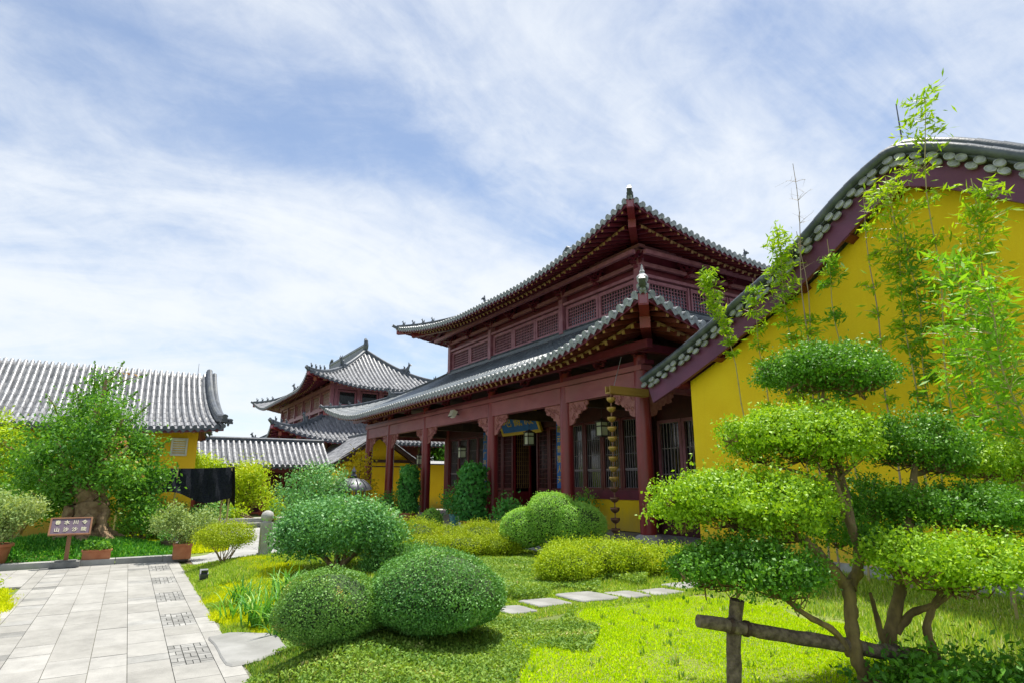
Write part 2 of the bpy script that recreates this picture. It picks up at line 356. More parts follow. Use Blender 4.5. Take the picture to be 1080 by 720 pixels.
def dup(o, parent=None, delta=(0, 0, 0), rz=0.):
    """copy of a part (with its sub-parts) under the same or another thing"""
    c = o.copy(); COL.objects.link(c); c.parent = parent if parent is not None else o.parent
    c.location = Vector(o.location) + Vector(delta); c.rotation_euler.z += rz
    for ch in o.children:
        d = ch.copy(); COL.objects.link(d); d.parent = c
    return c

# ---------------------------------------------------------------- leaves
def noise3(p, f, seed=0):
    r = np.random.default_rng(seed + 100); o = np.zeros(len(p))
    for i in range(5):
        k = r.normal(size=3); k /= np.linalg.norm(k); o += np.sin(p @ (k * f * (.7 + .25 * i)) + r.uniform(0, 6.28)) * (1 / (1 + .35 * i))
    return o / 2.6
def unit(a): return a / np.maximum(np.linalg.norm(a, axis=1, keepdims=True), 1e-9)
class LV:
    """many small leaves as one mesh"""
    def __init__(s): s.V = []; s.T = []
    def add(s, P, Nn, size, asp=.55, spread=.9, tilt=.5, tint=None, fold=.18, droop=0.):
        n = len(P); r = RNG
        ax = unit(r.normal(size=(n, 3)) * spread + Nn * tilt - np.array([0, 0, droop]))
        nn = unit(Nn * 1.5 + r.normal(size=(n, 3)) * .62); nn = unit(nn - ax * np.sum(nn * ax, axis=1, keepdims=True)); sd_ = np.cross(ax, nn)
        L = size * r.uniform(.65, 1.3, (n, 1)); W = L * asp * .5
        a = P - ax * L * .5; c = P + ax * L * .5; m = P + ax * L * -.03
        b = m + sd_ * W + nn * W * fold * 2; d = m - sd_ * W + nn * W * fold * 2
        s.V.append(np.stack([a, b, c, d], 1)); s.T.append(np.clip(.58 * r.random(n) + .42 * (.5 + .62 * noise3(P, .42 / size, 3)), 0, 1) if tint is None else tint)
    def count(s): return sum(len(v) for v in s.V)
    def build(s, name, mat, parent=None, org=None, core=None):
        V = np.concatenate(s.V); T = np.concatenate(s.T); n = len(V); o3 = setz(parent, org)
        vv = (V.reshape(-1, 3) - o3).astype(np.float32); li = np.arange(4 * n, dtype=np.int32); ls = np.arange(n, dtype=np.int32) * 4
        mats = [mat]; mi = np.zeros(n, dtype=np.int32)
        if core is not None and len(core.v):
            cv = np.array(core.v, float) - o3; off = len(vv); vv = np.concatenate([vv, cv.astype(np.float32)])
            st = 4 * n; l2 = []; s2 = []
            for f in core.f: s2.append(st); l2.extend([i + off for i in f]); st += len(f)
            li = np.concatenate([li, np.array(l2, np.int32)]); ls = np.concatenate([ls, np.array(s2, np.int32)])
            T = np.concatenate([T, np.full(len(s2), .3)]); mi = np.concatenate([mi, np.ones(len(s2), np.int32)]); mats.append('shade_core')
        me = bpy.data.meshes.new(name); me.vertices.add(len(vv)); me.vertices.foreach_set('co', vv.ravel())
        me.loops.add(len(li)); me.loops.foreach_set('vertex_index', li)
        me.polygons.add(len(ls)); me.polygons.foreach_set('loop_start', ls)
        for m in mats: me.materials.append(MATS[m])
        me.polygons.foreach_set('material_index', mi)
        at = me.attributes.new('tint', 'FLOAT', 'FACE'); at.data.foreach_set('value', T.astype(np.float32))
        me.update(calc_edges=True); me.validate()
        ob = bpy.data.objects.new(name, me); finish(ob, parent)
        if parent is None and org is not None: ob.location = org; ORG[ob.name] = np.array(org, float)
        return ob
def sphere_dirs(n):
    return unit(RNG.normal(size=(n, 3)))
def shell(c, r, n, thick=.12, lump=.08, lf=3.0, bottom=1.0, seed=0, zmin=None):
    """points and outward normals in the outer shell of a lumpy ellipsoid (bottom: squash of the lower half)"""
    d = sphere_dirs(n); r = np.array(r, float); c = np.array(c, float)
    rad = (1 - np.abs(RNG.normal(size=n)) * thick).clip(.25, 1.0) * (1 + lump * noise3(d * lf, 1.6, seed))
    p = d * r * rad[:, None]; low = p[:, 2] < 0; p[low, 2] *= bottom
    nn = unit(d / r); nn[low, 2] *= bottom
    P = c + p
    if zmin is not None: k = P[:, 2] > zmin; P, nn = P[k], nn[k]
    return P, unit(nn)
def clumps(c, r, nc, per, cs, thick=.2, lump=.12, bottom=.6, seed=0, dome=False):
    """leaf clusters spread through a crown: gaps between clusters stay open"""
    C, Nn = shell(c, r, nc, thick, lump, 3., bottom, seed)
    P = np.repeat(C, per, 0) + RNG.normal(size=(nc * per, 3)) * cs * RNG.uniform(.6, 1.3, (nc, 1)).repeat(per, 0)
    N2 = unit(np.repeat(Nn, per, 0) + RNG.normal(size=(nc * per, 3)) * .35 + np.array([0, 0, .25]))
    return P, N2

# ---------------------------------------------------------------- terrain
def sst(a, b, x):
    t = np.clip((x - a) / (b - a), 0, 1); return t * t * (3 - 2 * t)
def bed_edge(x): return 1.0 + .12 * np.sin(x * 1.3) + .1 * np.sin(x * .53 + 1) + .55 * sst(-8.5, -7.7, x) * (1 - sst(-6.4, -5.5, x))
def tz(x, y):
    x = np.asarray(x, float); y = np.asarray(y, float)
    ye = bed_edge(x)
    bed = sst(ye, ye + .9, y) * sst(-14.3, -13.2, x)
    back = 1 - sst(7.2, 8.3, y) * (1 - sst(-9.2, -8.0, x))
    bed = bed * back * .21 + bed * back * .03 * (np.sin(x * 1.9 + y) * np.sin(y * 1.6 + 2))
    lb = sst(-1.25, -2.0, y) * sst(-12.9, -12.3, x) * .12
    mound = .44 * np.exp(-(((x + 17.3) / 1.7) ** 2 + ((y + .95) / 1.75) ** 2)) * sst(-15.2, -16.0, x)
    return bed + lb + mound - .03
def tzf(x, y): return float(tz(x, y))

# ================================================================= SETTING
def make_ground():
    xs = np.concatenate([[-900, -500, -250, -120, -80, -60, -45, -35, -28, -24], np.arange(-21, 5.01, .2), [8, 14, 25, 60, 150, 500, 900]])
    ys = np.concatenate([[-900, -400, -150, -60, -30, -18, -12, -8], np.arange(-5, 11.01, .2), [14, 20, 30, 45, 70, 120, 300, 900]])
    X, Y = np.meshgrid(xs, ys); Z = tz(X, Y); nx, ny = len(xs), len(ys)
    V = np.stack([X.ravel(), Y.ravel(), Z.ravel()], 1)
    F = [(j * nx + i, j * nx + i + 1, (j + 1) * nx + i + 1, (j + 1) * nx + i) for j in range(ny - 1) for i in range(nx - 1)]
    me = bpy.data.meshes.new('ground'); me.from_pydata(V.tolist(), [], F); me.materials.append(M['ground'])
    me.polygons.foreach_set('use_smooth', [True] * len(F)); o = bpy.data.objects.new('ground', me); COL.objects.link(o); o['kind'] = 'structure'
make_ground()

def slab(mb, x0, x1, y0, y1, z, mi=0, g=.0028, th=.05, t=None, wob=.0015):
    dz = random.uniform(-wob, wob)
    mb.box(((x0 + x1) / 2, (y0 + y1) / 2, z - th / 2 + dz), (x1 - x0 - 2 * g, y1 - y0 - 2 * g, th), mi=mi, t=t)
def make_path():
    mb = MB(); mb.box((-6.6, -.08, -.028), (17.6, 2.34, .03), mi=2)          # bedding seen in the joints
    cols = [(-1.24, -1.07, 0), (-1.07, -.77, 1), (-.77, -.44, 0), (-.44, -.11, 0), (-.11, .18, 0), (.18, .52, 2), (.52, .87, 3), (.87, 1.06, 0)]
    X0, X1, PER = 2.1, -15.1, 1.75
    for ci, (y0, y1, kind) in enumerate(cols):
        if kind == 0:
            x = X0 + (.0, .43)[ci % 2] - .1 * ci
            while x > X1 + .02:
                x1 = max(x - random.choice((.86, .86, .58, .43)), X1); slab(mb, x1, x, y0, y1, 0.); x = x1
        else:
            base = -6.65 + 5 * PER
            while base > X1:
                e = max(base - PER, X1)
                def put(a, b, mi=0):
                    xa, xb = max(base - b, X1), base - a
                    if xb - xa > .02: slab(mb, xa, xb, y0, y1, 0., mi)
                if kind == 3:
                    put(.80, 1.28); put(1.28, PER); xa = base - .80
                    if xa > X1:
                        c = .80 / 6
                        for p in range(6):
                            for q in range(3):
                                u0, v0, w = xa + p * c, y0 + q * (y1 - y0) / 3, (y1 - y0) / 3
                                if (p + q) % 2: slab(mb, u0, u0 + c / 2, v0, v0 + w, 0., 1, .004); slab(mb, u0 + c / 2, u0 + c, v0, v0 + w, 0., 1, .004)
                                else: slab(mb, u0, u0 + c, v0, v0 + w / 2, 0., 1, .004); slab(mb, u0, u0 + c, v0 + w / 2, v0 + w, 0., 1, .004)
                elif kind == 2: put(0, .30); put(.30, .54, 1); put(.54, 1.1); put(1.1, PER)
                else: put(0, .35); put(.35, .60, 1); put(.60, 1.0); put(1.0, 1.25, 1); put(1.25, PER)
                base -= PER
    mb.box((-13.9, -2.9, -.028), (2.4, 3.3, .03), mi=2); yy = -1.245          # the paving widens before the kerb
    while yy > -4.4:
        x = -12.75
        while x > X1 + .02: x1 = max(x - random.choice((.86, .58, .43)), X1); slab(mb, x1, x, yy - .34, yy, 0.); x = x1
        yy -= .34
    o = mb.build('path', ['paver', 'brick_inlay', 'bedding']); o['kind'] = 'structure'
make_path()

def make_plaza():
    mb = MB()
    mb.box((-19.0, 5.2, -.03), (11.2, 8.0, .03), mi=1)
    for (x0, x1, y0, y1, s) in ((-24.5, -14.35, 1.3, 8.6, .6), (-14.3, -8.4, 7.75, 8.62, .6)):
        x = x0
        while x < x1 - .05:
            y = y0; xx = min(x + s, x1)
            while y < y1 - .05:
                yy = min(y + s * 1.3, y1); slab(mb, x, xx, y, yy, -.004); y = yy
            x = xx
    o = mb.build('plaza', ['plaza_stone', 'soil']); o['kind'] = 'structure'
make_plaza()
def make_kerb():
    mb = MB(); y = -5.0
    while y < 1.25:
        y1 = min(y + random.uniform(.7, 1.0), 1.28); mb.box((-15.32, (y + y1) / 2, .02), (.24, y1 - y - .012, .16), rz=random.uniform(-.01, .01)); y = y1
    o = mb.build('kerb', ['plaza_stone']); o['kind'] = 'structure'
make_kerb()

# ---- ground cover (nobody could count it)
def inpoly(P, poly):
    poly = np.array(poly); x, y = P[:, 0], P[:, 1]; ins = np.zeros(len(P), bool); j = len(poly) - 1
    for i in range(len(poly)):
        xi, yi = poly[i]; xj, yj = poly[j]
        c = ((yi > y) != (yj > y)) & (x < (xj - xi) * (y - yi) / (yj - yi + 1e-12) + xi); ins ^= c; j = i
    return ins
SLAB_POLY = [tuple(gz(x, y, 0)[:2]) for x, y in ((219, 672), (243, 667), (290, 668), (304, 684), (272, 697), (241, 704))]
STEPS = []; _y = 3.75
for _i in range(6):
    _L = (.42, .5, .58, .45, .55, .6)[_i]; _x = -6.42 - .1 * math.sin(_i * 1.3); _w = (.5, .52, .62, .5, .46, .5)[_i]
    STEPS.append([(_x - _w / 2, _y), (_x + _w / 2 - .05, _y + .03), (_x + _w / 2, _y + _L), (_x - _w / 2 + .06, _y + _L - .04)]); _y += _L + .05
def scatter(poly, n, wob=.12):
    poly = np.array(poly); lo, hi = poly.min(0), poly.max(0); out = []; k = 0
    while k < n:
        P = lo + RNG.random((n * 2, 2)) * (hi - lo)
        Q = P + wob * np.stack([np.sin(P[:, 1] * 7 + P[:, 0] * 3), np.sin(P[:, 0] * 6 + 1.7 + P[:, 1] * 2)], 1)
        ok = inpoly(Q, poly)
        for st in [SLAB_POLY] + STEPS: ok &= ~inpoly(np.mean(st, 0) + (P - np.mean(st, 0)) * 1.03, st)
        out.append(P[ok]); k += len(out[-1])
        if len(out) > 60: break
    P = np.concatenate(out)[:n]
    return np.column_stack([P, tz(P[:, 0], P[:, 1])])
def blades(P, h, w, lean=.35, hn=None):
    """upright grass blades as thin diamonds"""
    n = len(P); H = h * RNG.uniform(.5, 1.35, (n, 1))
    if hn is not None: H *= hn[:, None]
    a = RNG.uniform(0, 6.283, n); l = np.abs(RNG.normal(size=n)) * lean
    d = np.stack([np.cos(a) * l, np.sin(a) * l, np.ones(n)], 1); d = unit(d); s = np.stack([-np.sin(a), np.cos(a), np.zeros(n)], 1) * w * RNG.uniform(.6, 1.3, (n, 1))
    return np.stack([P - d * .004, P + d * H * .45 + s, P + d * H, P + d * H * .45 - s], 1)
def sheet_stuff(name, label, mat, V, T=None):
    lv = LV(); lv.V = V; lv.T = [RNG.random(len(v)) if T is None else T for v in V]
    o = lv.build(name, mat); tag(o, label, None, None, 'stuff'); return o
def wpoly(pts, z=.18): return [tuple(gz(x, y, z)[:2]) for x, y in pts]
def patchy(P, f, seed, lo=.5, hi=1.4):
    return np.interp(noise3(P * f, 1.2, seed), [-.8, .8], [lo, hi])

moss_poly = [(-5.0, 3.2), (-4.55, 3.55), (-5.35, 4.25), (-5.95, 4.75), (-6.05, 6.1), (-5.4, 6.6), (-4.5, 6.3), (-3.9, 6.4), (-3.2, 5.6), (-2.5, 5.3), (-1.2, 5.6), (.2, 5.0), (1.2, 3.4), (.6, 1.3), (-2.0, 1.25), (-3.6, 2.3)]
P = scatter(moss_poly, 190000); sheet_stuff('moss_lawn', 'bright yellow green moss lawn', 'blade_moss', [blades(P, .017, .0042, .9, patchy(P, 2.5, 1))])
big = [tuple(np.array([-3.0, 3.6]) + (np.array(q) - np.array([-3.0, 3.6])) * 1.13) for q in moss_poly]
P = scatter(big, 52000, .35); P = P[noise3(P * 6, 1.3, 41) > -.15]; sheet_stuff('moss_edge', 'thin bright moss running out into the ground cover', 'blade_moss', [blades(P, .035, .005, .8)])
P = scatter(moss_poly, 900); sheet_stuff('lawn_weed', 'sparse darker weeds in the bright lawn', 'blade_cover', [blades(np.repeat(P[:160], 9, 0) + RNG.normal(size=(1440, 3)) * (.02, .02, 0), .06, .008, .9)])
cover_poly = [(-5.7, 3.8), (-5.9, 4.6), (-5.35, 4.3), (-4.6, 3.65), (-4.6, 2.9), (-3.4, 2.2), (-1.6, 1.15), (-3.6, .95), (-5.2, 1.05), (-6.9, 1.6), (-7.6, 3.0), (-6.6, 3.3)]
P = scatter(cover_poly, 46000, .2); lv = LV(); hn = patchy(P, 3.0, 4, .25, 1.25)
Pz = P + np.column_stack([np.zeros((len(P), 2)), RNG.random(len(P)) ** .6 * .085 * hn])
lv.add(Pz, np.tile([0, 0, 1.], (len(P), 1)), .034, .5, .9, .5); lv.V.append(blades(P[:24000], .07, .0045, .6, hn[:24000])); lv.T.append(RNG.random(24000))
tag(lv.build('ground_cover', 'blade_cover'), 'low mixed green ground cover in front of the clipped bushes', kind='stuff')
mid_poly = [(-6.3, 3.4), (-6.5, 4.4), (-6.75, 5.6), (-6.8, 6.8), (-8.0, 7.6), (-13.0, 7.6), (-14.0, 3.6), (-13.9, 1.7), (-9.0, 1.4), (-7.9, 2.2)]
P = scatter(mid_poly, 90000); sheet_stuff('mid_grass', 'green grass on the garden bed between the shrubs', 'blade_meadow', [blades(P, .06, .0075, .6, patchy(P, 1.5, 2))])
mc_poly = [(-6.4, 3.3), (-6.75, 4.2), (-6.9, 5.4), (-7.0, 6.6), (-8.2, 7.4), (-9.6, 7.2), (-10.2, 5.6), (-9.4, 4.6), (-8.6, 3.6), (-7.4, 3.0)]
P = scatter(mc_poly, 46000, .25); hn = patchy(P, 2.0, 12, .2, 1.4); Pz = P + np.column_stack([np.zeros((len(P), 2)), RNG.random(len(P)) ** .6 * .10 * hn]); lv = LV(); lv.add(Pz, np.tile([0, 0, 1.], (len(P), 1)), .042, .5, .9, .5)
tag(lv.build('ground_cover', 'blade_cover'), 'low leafy ground cover behind the stepping stones', kind='stuff')
right_poly = [(-5.0, 6.7), (-6.1, 6.3), (-6.6, 7.2), (-8.2, 8.3), (-8.2, 9.6), (3.5, 9.6), (3.5, 3.2), (1.2, 3.6), (.3, 5.2), (-1.2, 5.8), (-2.6, 5.5), (-3.4, 5.9), (-4.0, 6.6)]
P = scatter(right_poly, 80000); sheet_stuff('meadow_grass', 'pale green grass below the yellow wall', 'blade_meadow', [blades(P, .085, .006, .7, patchy(P, 2, 3))])
sed_poly = [(-13.2, 1.35), (-10.2, 1.1), (-8.6, 1.02), (-7.5, 1.05), (-7.2, 1.35), (-7.7, 1.75), (-9.4, 1.95), (-11.2, 2.6), (-12.6, 2.7)]
def patch(poly, n, h, name, label, mat, seed, w=.007):
    P = scatter(poly, n, .1); sheet_stuff(name, label, mat, [blades(P, h, w, .8, patchy(P, 3, seed, .4, 1.5))])
patch(sed_poly, 52000, .05, 'sedum_patch', 'bright yellow sedum along the right edge of the path', 'blade_sedum', 5)
patch([(-9.8, 2.9), (-8.1, 3.2), (-7.4, 2.2), (-8.2, 1.9), (-9.8, 2.2)], 20000, .05, 'sedum_patch', 'bright yellow sedum between the clipped bush and the strap leaved plant', 'blade_sedum', 6)
patch([(-14.2, 1.25), (-12.8, 1.2), (-11.0, 1.15), (-10.4, 1.6), (-11.5, 2.5), (-13.9, 2.4)], 22000, .07, 'grass_tuft', 'green grass around the small round shrub by the path', 'blade_meadow', 7, .009)
P = scatter([(-15.5, 1.1), (-15.5, -4.5), (-21, -5), (-21, 1.1)], 60000); kz = tz(P[:, 0], P[:, 1]) > .03
P = P[kz]; sheet_stuff('mound_cover', 'dark green ivy like cover on the mound under the tree', 'blade_mound', [blades(P, .11, .02, .9, patchy(P, 2.2, 8, .3, 1.3))])
patch([(-19.6, .9), (-19.6, -4.5), (-24.0, -4.6), (-24.0, 1.2)], 22000, .06, 'moss_lawn', 'bright strip of lawn behind the mound', 'blade_sedum', 9, .014)
patch([(-18.4, 1.4), (-16.2, 1.4), (-16.4, 2.1), (-20, 2.6), (-24, 2.6), (-24, 1.4)], 16000, .07, 'moss_lawn', 'bright lawn beyond the flower pots', 'blade_sedum', 10, .016)
P = scatter([(-5.0, 1.07), (-6.9, 1.07), (-6.9, 1.7), (-5.0, 1.3)], 6000, .02); sheet_stuff('grass_tuft', 'thin grass at the corner of the large flat slab', 'blade_cover', [blades(P, .05, .006, .7)])
P = scatter([(-7.0, 1.06), (-14.2, 1.06), (-14.2, 1.35), (-7.4, 1.35)], 22000, .03); sheet_stuff('grass_tuft', 'grass along the right edge of the path', 'blade_meadow', [blades(P, .055, .007, .8, patchy(P, 4, 21, .3, 1.4))])
P = scatter([(-5.9, 3.4), (-6.9, 3.4), (-7.1, 7.2), (-5.9, 7.2)], 15000, .05); sheet_stuff('grass_tuft', 'short grass between the stepping stones', 'blade_meadow', [blades(P, .04, .006, .8, patchy(P, 4, 31, .4, 1.3))])
patch([(-9.9, -1.16), (-11.4, -1.1), (-12.5, -1.28), (-12.6, -3.0), (-8.5, -2.6), (-8.2, -1.3)], 30000, .09, 'grass_tuft', 'yellow green grass at the left edge of the path', 'blade_sedum', 11)

# ---------------------------------------------------------------- lettering
def writing(parent, txt, c, size, lean, mat, vertical=None, ax=(1, 0), depth=.006, name='lettering', gap=1.12, tilt=0.):
    """raised characters facing the side right-handed to ax; vertical = pitch of a column of single characters"""
    ax = Vector((ax[0], ax[1], 0)).normalized(); up = Vector((0, 0, 1)); nrm = ax.cross(up)
    if tilt: up = (up * math.cos(tilt) + nrm * math.sin(tilt)).normalized(); nrm = ax.cross(up)
    mb = MB(); n = len(txt)
    for i, ch in enumerate(txt):
        cu = bpy.data.curves.new('glyph', 'FONT'); cu.body = ch; cu.size = size; cu.extrude = depth; cu.align_x = 'CENTER'; cu.align_y = 'CENTER'; cu.resolution_u = 3
        to = bpy.data.objects.new('glyph', cu); COL.objects.link(to)
        bpy.context.view_layer.update(); dg = bpy.context.evaluated_depsgraph_get()
        me = bpy.data.meshes.new_from_object(to.evaluated_get(dg))
        k = (n - 1) / 2 - i
        o = Vector(c) + (up * k * vertical if vertical else ax * (-k) * size * gap)
        mb.add([o + ax * v.co.x + up * v.co.y + nrm * v.co.z for v in me.vertices], [tuple(p.vertices) for p in me.polygons], 0)
        bpy.data.objects.remove(to); bpy.data.curves.remove(cu); bpy.data.meshes.remove(me)
    return mb.build(name, mat, parent)

# ================================================================= ROOFS
class Side:
    """one slope: A eave corner, e along the eave, n inwards; hip = which ends are mitred"""
    def __init__(s, A, e, n, L, D, z0, rise, lift=0., lc=3., push=.25, hip=(True, True), sag=.3, flare=(0., 0.)):
        s.flare = flare; s.A = np.array(A, float); s.e = np.array(e, float); s.n = np.array(n, float); s.L = L; s.D = D; s.z0 = z0; s.rise = rise
        s.lift = lift; s.lc = lc; s.push = push; s.hip = hip; s.sag = sag
    def vmax(s, u):
        v = s.D
        if s.hip[0]: v = min(v, u)
        if s.hip[1]: v = min(v, s.L - u)
        return v
    def P(s, u, v, off=0.):
        if s.flare[0] or s.flare[1]:                                          # the slope spreads and kicks up towards an open end
            q = max(0., 1 - v / s.D) ** 2; w0 = max(0., 1 - u / 2.2) ** 1.5 * q; w1 = max(0., 1 - (s.L - u) / 2.2) ** 1.5 * q
            u = u - s.flare[0] * w0 + s.flare[1] * w1; off = off + .45 * (s.flare[0] * w0 + s.flare[1] * w1)
        du0 = u if s.hip[0] else 1e9; du1 = s.L - u if s.hip[1] else 1e9
        d = min(du0, du1); sg = -1 if du0 < du1 else 1
        if d > 1e8: d = s.lc
        t = v / s.D
        f = max(0., 1 - d / s.lc) ** 2 * max(0., 1 - t) if s.lift else 0.
        # the corner rise is shared by both slopes along the hip
        z = s.z0 + s.rise * ((1 - s.sag) * t + s.sag * t * t) + s.lift * f + off
        p = s.A[:2] + s.e * (u + sg * s.push * f) + s.n * (v - s.push * f)
        return np.array([p[0], p[1], z])
def tile_roof(sides, parent, mat='tile', gap=.24, r=.07, tl=.32, name='roof_tiles', discs=True, tongue=True):
    mb = MB()
    for s in sides:
        N = max(2, int(round(s.L / gap))); g = s.L / N
        e3 = np.array([s.e[0], s.e[1], 0]); n3 = np.array([s.n[0], s.n[1], 0])
        for i in range(N + 1):
            u = min(max(i * g + random.uniform(-.008, .008), .02), s.L - .02); vm = s.vmax(u)
            # roll
            if vm > .1:
                k = max(1, int(math.ceil(vm / tl))); vs = []; fs = []; rings = []
                for j in range(k):
                    for vv, rr in ((j * tl, r * 1.07), (min((j + 1) * tl, vm) - .004, r * .95)):
                        rings.append((min(vv, vm), rr))
                for vv, rr in rings:
                    c = s.P(u, vv, .02)
                    for q in range(5):
                        a = math.pi * q / 4; vs.append(c + e3 * rr * math.cos(a) + np.array([0, 0, 1]) * rr * math.sin(a))
                for j in range(len(rings) - 1):
                    for q in range(4): fs.append((j * 5 + q, j * 5 + q + 1, (j + 1) * 5 + q + 1, (j + 1) * 5 + q))
                for j in range(k): mb.add(vs[10 * j:10 * j + 10], [(q, q + 1, q + 6, q + 5) for q in range(4)], 0)
            if discs:
                c = s.P(u, 0, .02) - n3 * .025; vs = []; rr = r * 1.22
                for q in range(10):
                    a = 2 * math.pi * q / 10; vs.append(c + e3 * rr * math.cos(a) + np.array([0, 0, 1]) * rr * math.sin(a))
                vs += [p + n3 * .05 for p in vs]
                mb.add(vs, [tuple(range(10)), tuple(range(19, 9, -1))] + [(q, (q + 1) % 10, (q + 1) % 10 + 10, q + 10) for q in range(10)], 1)
            # pan
            if i < N:
                ua, ub = i * g, (i + 1) * g; um = (ua + ub) / 2; va, vb, vc = s.vmax(ua), s.vmax(ub), s.vmax(um); vt = max(va, vb)
                k = max(1, int(math.ceil(vt / tl))); vs = []; fs = []
                for j in range(k):
                    for vv, dz in ((j * tl, .018), ((j + 1) * tl, -.006)):
                        vs += [s.P(ua, min(vv, va), dz), s.P(um, min(vv, vc), dz - .035), s.P(ub, min(vv, vb), dz)]
                for j in range(2 * k - 1): fs += [(3 * j, 3 * j + 1, 3 * j + 4, 3 * j + 3), (3 * j + 1, 3 * j + 2, 3 * j + 5, 3 * j + 4)]
                mb.add(vs, fs, 0)
                if tongue:
                    a, b, c = s.P(ua, 0, .0), s.P(um, 0, -.035), s.P(ub, 0, .0); o = -n3 * .02
                    pts = [a + o, b + o, c + o, c + o + [0, 0, -.05], b + o + [0, 0, -.12], a + o + [0, 0, -.05]]
                    mb.add(pts, [(0, 1, 4, 5), (1, 2, 3, 4)], 1)
    o = mb.build(name, [mat, 'disc_hall' if mat == 'tile_hall' else 'ridge_tile'], parent, fixn=False, smooth=True)
    o.data.set_sharp_from_angle(angle=R(64)); return o
def eaves(sides, parent, wood='dark_red', fascia='dark_red', depth=2.0, sp=.30, tiers=2, tipw='tan_wood', name='eave_rafters'):
    """boards under the tiles, rafters in two tiers, ends and an added batten coloured paler as if lit, fascia"""
    mb = MB()
    for s in sides:
        n = max(4, int(s.L / .5)); D = min(s.D, depth + .6)
        for i in range(n):
            ua, ub = s.L * i / n, s.L * (i + 1) / n
            K = 4; vs = []
            for u in (ua, ub):
                vm = min(s.vmax(u), D)
                for k in range(K + 1): vs.append(s.P(u, vm * k / K + .02, -.11))
            mb.add(vs, [(k, k + 1, K + 2 + k, K + 1 + k) for k in range(K)], 0, .5)
            a, b = s.P(ua, .03, -.03), s.P(ub, .03, -.03); n3 = np.array([s.n[0], s.n[1], 0])
            mb.add([a, b, b + [0, 0, -.13], a + [0, 0, -.13], a + n3 * .03, b + n3 * .03, b + n3 * .03 + [0, 0, -.13], a + n3 * .03 + [0, 0, -.13]], [(0, 1, 2, 3), (7, 6, 5, 4), (3, 2, 6, 7)], 1, .5)
            if tiers > 1:
                vb = .72
                if min(s.vmax(ua), s.vmax(ub)) > vb: mb.bar(s.P(ua, vb, -.245), s.P(ub, vb, -.245), .05, .045, 2, .5)  # added tan batten, stands for the lit line of rafter ends
        m = int(s.L / sp)
        for i in range(m):
            u = (i + .5) * s.L / m; vm = s.vmax(u)
            if vm < .3: continue
            v1 = min(vm, .85); a, b = s.P(u, .10, -.18), s.P(u, v1, -.18); mb.bar(a, b, .085, .085, 0, .5)
            d = unit((a - b)[None])[0]; mb.bar(a, a + d * .006, .07, .07, 2, .5)
            if tiers > 1 and vm > 1.0:
                v2 = min(vm, depth); a, b = s.P(u, .66, -.30), s.P(u, v2, -.30 - .05); mb.bar(a, b, .11, .11, 0, .5)
                d = unit((a - b)[None])[0]; mb.bar(a, a + d * .006, .09, .09, 2, .5)
    return mb.build(name, [wood, fascia, tipw], parent)
RIDGE_SEC = [(-.15, -.1), (.15, -.1), (.15, .04), (.11, .07), (.11, .17), (.14, .20), (.10, .28), (0, .32), (-.10, .28), (-.14, .20), (-.11, .17), (-.11, .07), (-.15, .04)]
def sec(k, h=1.): return [(a * k, b * k * h) for a, b in RIDGE_SEC]
def beast(mb, c, d, s=1.):
    """small seated roof animal facing along d"""
    d = Vector((d[0], d[1], 0)).normalized(); c = Vector(c)
    def q(f, z): return c + d * f * s + Vector((0, 0, z * s))
    mb.tube([q(-.06, 0), q(-.06, .05), q(0, .05)], [.07 * s, .075 * s, .05 * s], 6)
    mb.tube([q(-.06, .02), q(-.03, .14), q(.02, .24), q(.05, .29)], [.08 * s, .075 * s, .055 * s, .035 * s], 6)
    mb.ball(q(.06, .32), .06 * s, 7, 5, (1.1, 1, .95)); mb.tube([q(.08, .32), q(.15, .30)], [.035 * s, .022 * s], 5)
    mb.tube([q(.04, .10), q(.08, .0)], [.03 * s, .03 * s], 5)
    mb.tube([q(-.11, .04), q(-.17, .12), q(-.15, .24), q(-.19, .30)], [.03 * s, .04 * s, .035 * s, .01 * s], 5)
    side = Vector((-d.y, d.x, 0))
    for k in (-1, 1): mb.tube([q(.04, .36) + side * .03 * s * k, q(.02, .43) + side * .045 * s * k], [.018 * s, .006 * s], 4)
def hip(parent, s, end, n=(4,), big=True, k=1., v0=0., figs=4, mat='ridge_tile'):
    """hip ridge of side s at its end 0 or 1 with its animals as parts"""
    def pt(v, off=0.): return s.P(v if end == 0 else s.L - v, v, off)
    vs = np.linspace(v0 + .02, s.D, 18); pts = [pt(v, .03) for v in vs]
    d = unit((pts[0] - pts[1])[None])[0]
    mb = MB(); mb.sweep(pts, sec(.72 * k, .8))
    # raised tip with an end tile
    mb.sweep([pts[0], pts[0] + d * .16 + [0, 0, .05], pts[0] + d * .28 + [0, 0, .13]], sec(.5 * k, .8))
    o = mb.build('hip_ridge', mat, parent)
    for i in range(figs):
        v = v0 + .22 + i * .34; b = MB(); beast(b, pt(v, .20 * k), d, .62 * k); b.build('roof_animal', mat, parent)
    if big:
        v = s.D * .52; b = MB(); p = pt(v, .16 * k); beast(b, p, d, 1.6 * k)
        b.sweep([p + d * -.9 + [0, 0, .0], p + d * -.1], sec(.8 * k, 1.25)); b.build('roof_animal', mat, parent)
    return o
def corner_beam(parent, s, end, ln=2.3, mat='red_paint', tail=True):
    def pt(v, off=0.): return s.P(v if end == 0 else s.L - v, v, off)
    mb = MB(); mb.bar(pt(.02, -.19), pt(.9, -.22), .20, .24, 0); mb.bar(pt(.55, -.43), pt(min(ln, s.D), -.46), .22, .24, 0)
    p = pt(.02, -.19); q = pt(.3, -.2); d = unit((p - q)[None])[0]
    if tail: mb.bar(p, p + d * .008, .15, .18, 1)
    return mb.build('corner_beam', [mat, 'mauve_frame'], parent)
